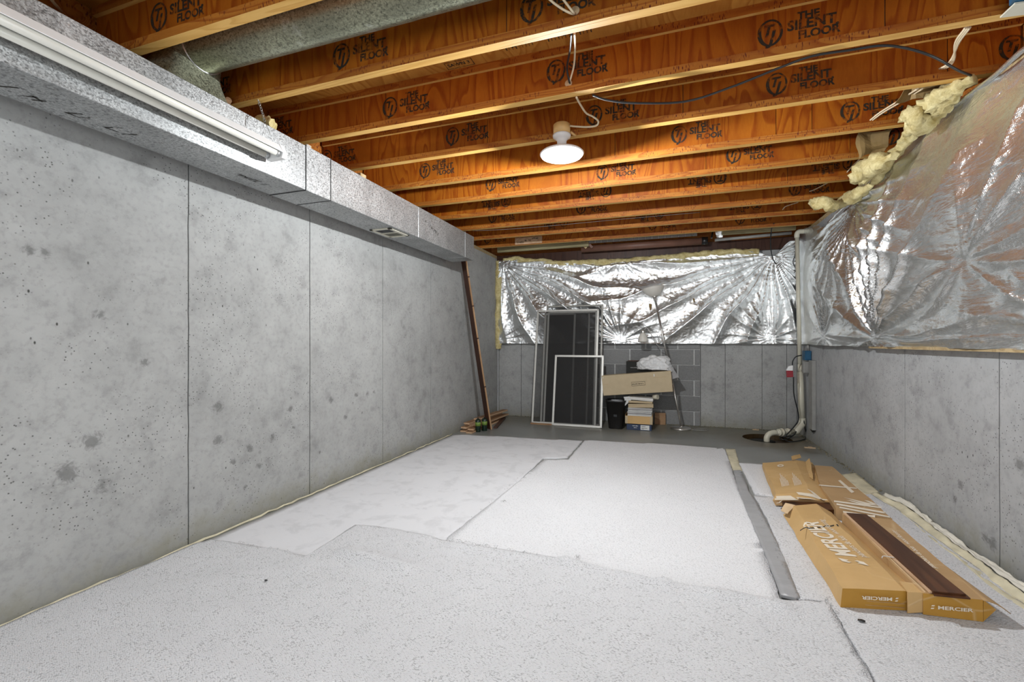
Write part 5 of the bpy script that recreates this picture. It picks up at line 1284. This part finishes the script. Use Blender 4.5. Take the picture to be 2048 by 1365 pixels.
# blue box with white plate in the top right corner
tb = empty('ceiling_box', onz(2035, 15, ZJ), 'blue electrical box with a cream cover plate at the top right corner', 'junction box')
q = [onz(*p_, ZJ-.012) for p_ in ((2000, 36), (2030, 8), (2090, 0), (2110, 22))]
b = B(); b.hexa([v_ for v_ in q]+[v_+Vector((0, 0, .006)) for v_ in q]); W(b.obj('cover_plate', 'cream'), tb)
q = [onz(*p_, ZJ-.004) for p_ in ((2018, 12), (2030, -8), (2090, -14), (2090, 8))]
b = B(); b.hexa([v_ for v_ in q]+[v_+Vector((0, 0, .07)) for v_ in q]); W(b.obj('box_body', 'blue'), tb)
# small tan pipe end above the duct
p = ony(422, 195, 1.80)
b = B(); b.tube([(-2.24, 1.795, 2.375), (-2.20, 1.775, 2.372)], .016, 14); tag(recenter(b.obj('tan_pipe_end', 'offcut')), 'small round tan pipe end just above the duct below the boot', 'pipe')

# ------------------------------------------------------------------ over the back wall
def bm_board(name, lo, hi, mat_, label, cat):
    b = B(); b.box(lo, hi, 0, .002); o = recenter(b.obj(name, mat_)); tag(o, label, cat); return o
bm_board('blocking_board', (.62, 6.02, 2.395), (1.40, 6.06, 2.53), 'treated', 'grey-green board set on edge right of the brown pipe', 'board')
bm_board('blocking_board', (-2.30, 6.02, 2.37), (-1.0, 6.06, 2.50), 'treated', 'dark grey-green board set on edge above the foil at the left', 'board')
br_ = empty('brown_pipe', (-.3, 6.16, 2.36), 'long brown pipe running above the back foil blanket', 'pipe')
b = B(); b.tube([(-1.12, 6.17, 2.365), (.40, 6.17, 2.365)], .045, 20); W(b.obj('pipe_body', 'brownpipe'), br_)
b = B(); b.tube([(.40, 6.17, 2.365), (.47, 6.17, 2.365)], .050, 20); W(b.obj('black_band', 'blackp'), br_)
bm_board('brown_board', (-1.05, 6.01, 2.475), (.42, 6.05, 2.56), 'brownpipe', 'brown painted board along the top of the grey vent strip', 'board')
vs_ = empty('vent_strip', (-.3, 6.04, 2.43), 'grey perforated vent strip between the brown pipe and brown board', 'strip')
b = B(); b.box((-1.02, 6.045, 2.41), (.34, 6.055, 2.475)); W(b.obj('strip_backing', 'conduit'), vs_)
for k in range(17):
    x_ = -1.0+k*.08; b = B(); b.box((x_, 6.036, 2.41), (x_+.010, 6.046, 2.477)); W(b.obj('strip_rib', 'galv2'), vs_)
for k, (xa, lab) in enumerate(((-1.20, 'left one of two brown crossed braces at the left end of the brown pipe'), (-1.12, 'right one of two brown crossed braces at the left end of the brown pipe'))):
    b = B(); b.bar((xa, 5.98, 2.53), (xa+.16, 6.08, 2.36), .03, .035, (0, 1, 0)); tag(recenter(b.obj('cross_brace', 'brownpipe' if k else 'lumber')), lab, 'brace')
b = B(); b.bar((.50, 6.0, 2.36), (.53, 6.06, 2.52), .02, .03, (0, 1, 0)); tag(recenter(b.obj('metal_strap', 'blackp')), 'black strap wrapped at the right end of the brown pipe', 'strap')
crumple('torn_foil', [(.54, 6.02, 2.51), (.66, 6.02, 2.52), (.63, 6.06, 2.38), (.56, 6.06, 2.37)], 'foilx', 'small torn foil scrap hanging right of the black strap', 'foil', .02, 6)
b = B(); b.tube([(.55, 6.14, 2.36), (1.38, 6.14, 2.385)], .018, 14); tag(recenter(b.obj('grey_pipe', 'conduit')), 'thin grey pipe above the back foil right of the brown pipe', 'pipe')
# note board on the last joists
nt = ony(1056, 478, 5.60)
b = B(); p0, p1 = ony(1030, 490, 5.705), ony(1084, 474, 5.705); b.box((p0.x, 5.705, p0.z), (p1.x, 5.712, p1.z+.012)); o = recenter(b.obj('note_board', 'board_edge')); tag(o, 'small tan board with upside-down handwriting on the farthest joist', 'board')
for k in range(3):
    me = faint_marks(.085, .022, 6, 20+k, .09, .3); me.materials.append(M['ink']); t_ = bpy.data.objects.new('handwriting', me); COL.objects.link(t_)
    m = Matrix(((-1, 0, 0), (0, 0, -1), (0, -1, 0))).to_4x4(); m.translation = Vector((p1.x-.05-.10*k, 5.7035, p0.z+.075-.02*k)); t_.parent = o; t_.matrix_parent_inverse = Matrix.Translation(-o.location); t_.matrix_basis = m
# crumbs of wood in the right corner and by the back wall
for px, py, s_, lab in ((1620, 896, .05, 'small pale wood scrap on the floor by the right wall'), (1511, 860, .035, 'tiny orange wood chip at the foot of the back wall')):
    b = B(); p = onz(px, py, .004); b.box((p.x-s_, p.y-.012, 0), (p.x+s_, p.y+.012, .008)); b.box((p.x-s_*.2, p.y+.015, 0), (p.x+s_*.5, p.y+.03, .01)); tag(recenter(b.obj('wood_scrap', 'debris')), lab, 'debris')

# drape the prints of the two cartons onto their surfaces
def drape(names, roots, lift=.0022):
    from mathutils.bvhtree import BVHTree
    bpy.context.view_layer.update(); dg = bpy.context.evaluated_depsgraph_get()
    for root in roots:
        trees = []
        for o in root.children:
            if o.name.split('.')[0] in ('carton_body', 'side_flap'):
                me = o.evaluated_get(dg).to_mesh(); mw = o.matrix_world
                trees.append(BVHTree.FromPolygons([mw @ v.co for v in me.vertices], [tuple(p.vertices) for p in me.polygons])); o.evaluated_get(dg).to_mesh_clear()
        for o in root.children:
            if o.name.split('.')[0] in names:
                me = o.data; bm = bmesh.new(); bm.from_mesh(me)
                zs = [v.co.z for v in bm.verts]; ysp = [v.co.y for v in bm.verts]
                if max(ysp)-min(ysp) < .06: bm.free(); continue
                for ax, no in ((1, Vector((0, 1, 0))), (0, Vector((1, 0, 0)))):
                    lo_ = min(v.co[ax] for v in bm.verts); hi_ = max(v.co[ax] for v in bm.verts); v_ = lo_+.02
                    while v_ < hi_:
                        bmesh.ops.bisect_plane(bm, geom=bm.verts[:]+bm.edges[:]+bm.faces[:], plane_co=no*v_, plane_no=no); v_ += .02
                mw = o.matrix_world; inv = mw.inverted()
                for v in bm.verts:
                    p = mw @ v.co; best = None
                    for t in trees:
                        h = t.ray_cast(Vector((p.x, p.y, .5)), Vector((0, 0, -1)))
                        if h[0] is not None and (best is None or h[0].z > best): best = h[0].z
                    if best is not None: v.co = inv @ Vector((p.x, p.y, best+lift))
                bm.to_mesh(me); bm.free()
drape(('brand_print', 'stripe_print', 'info_print', 'flap_print', 'cross_print'), (cl, cr))
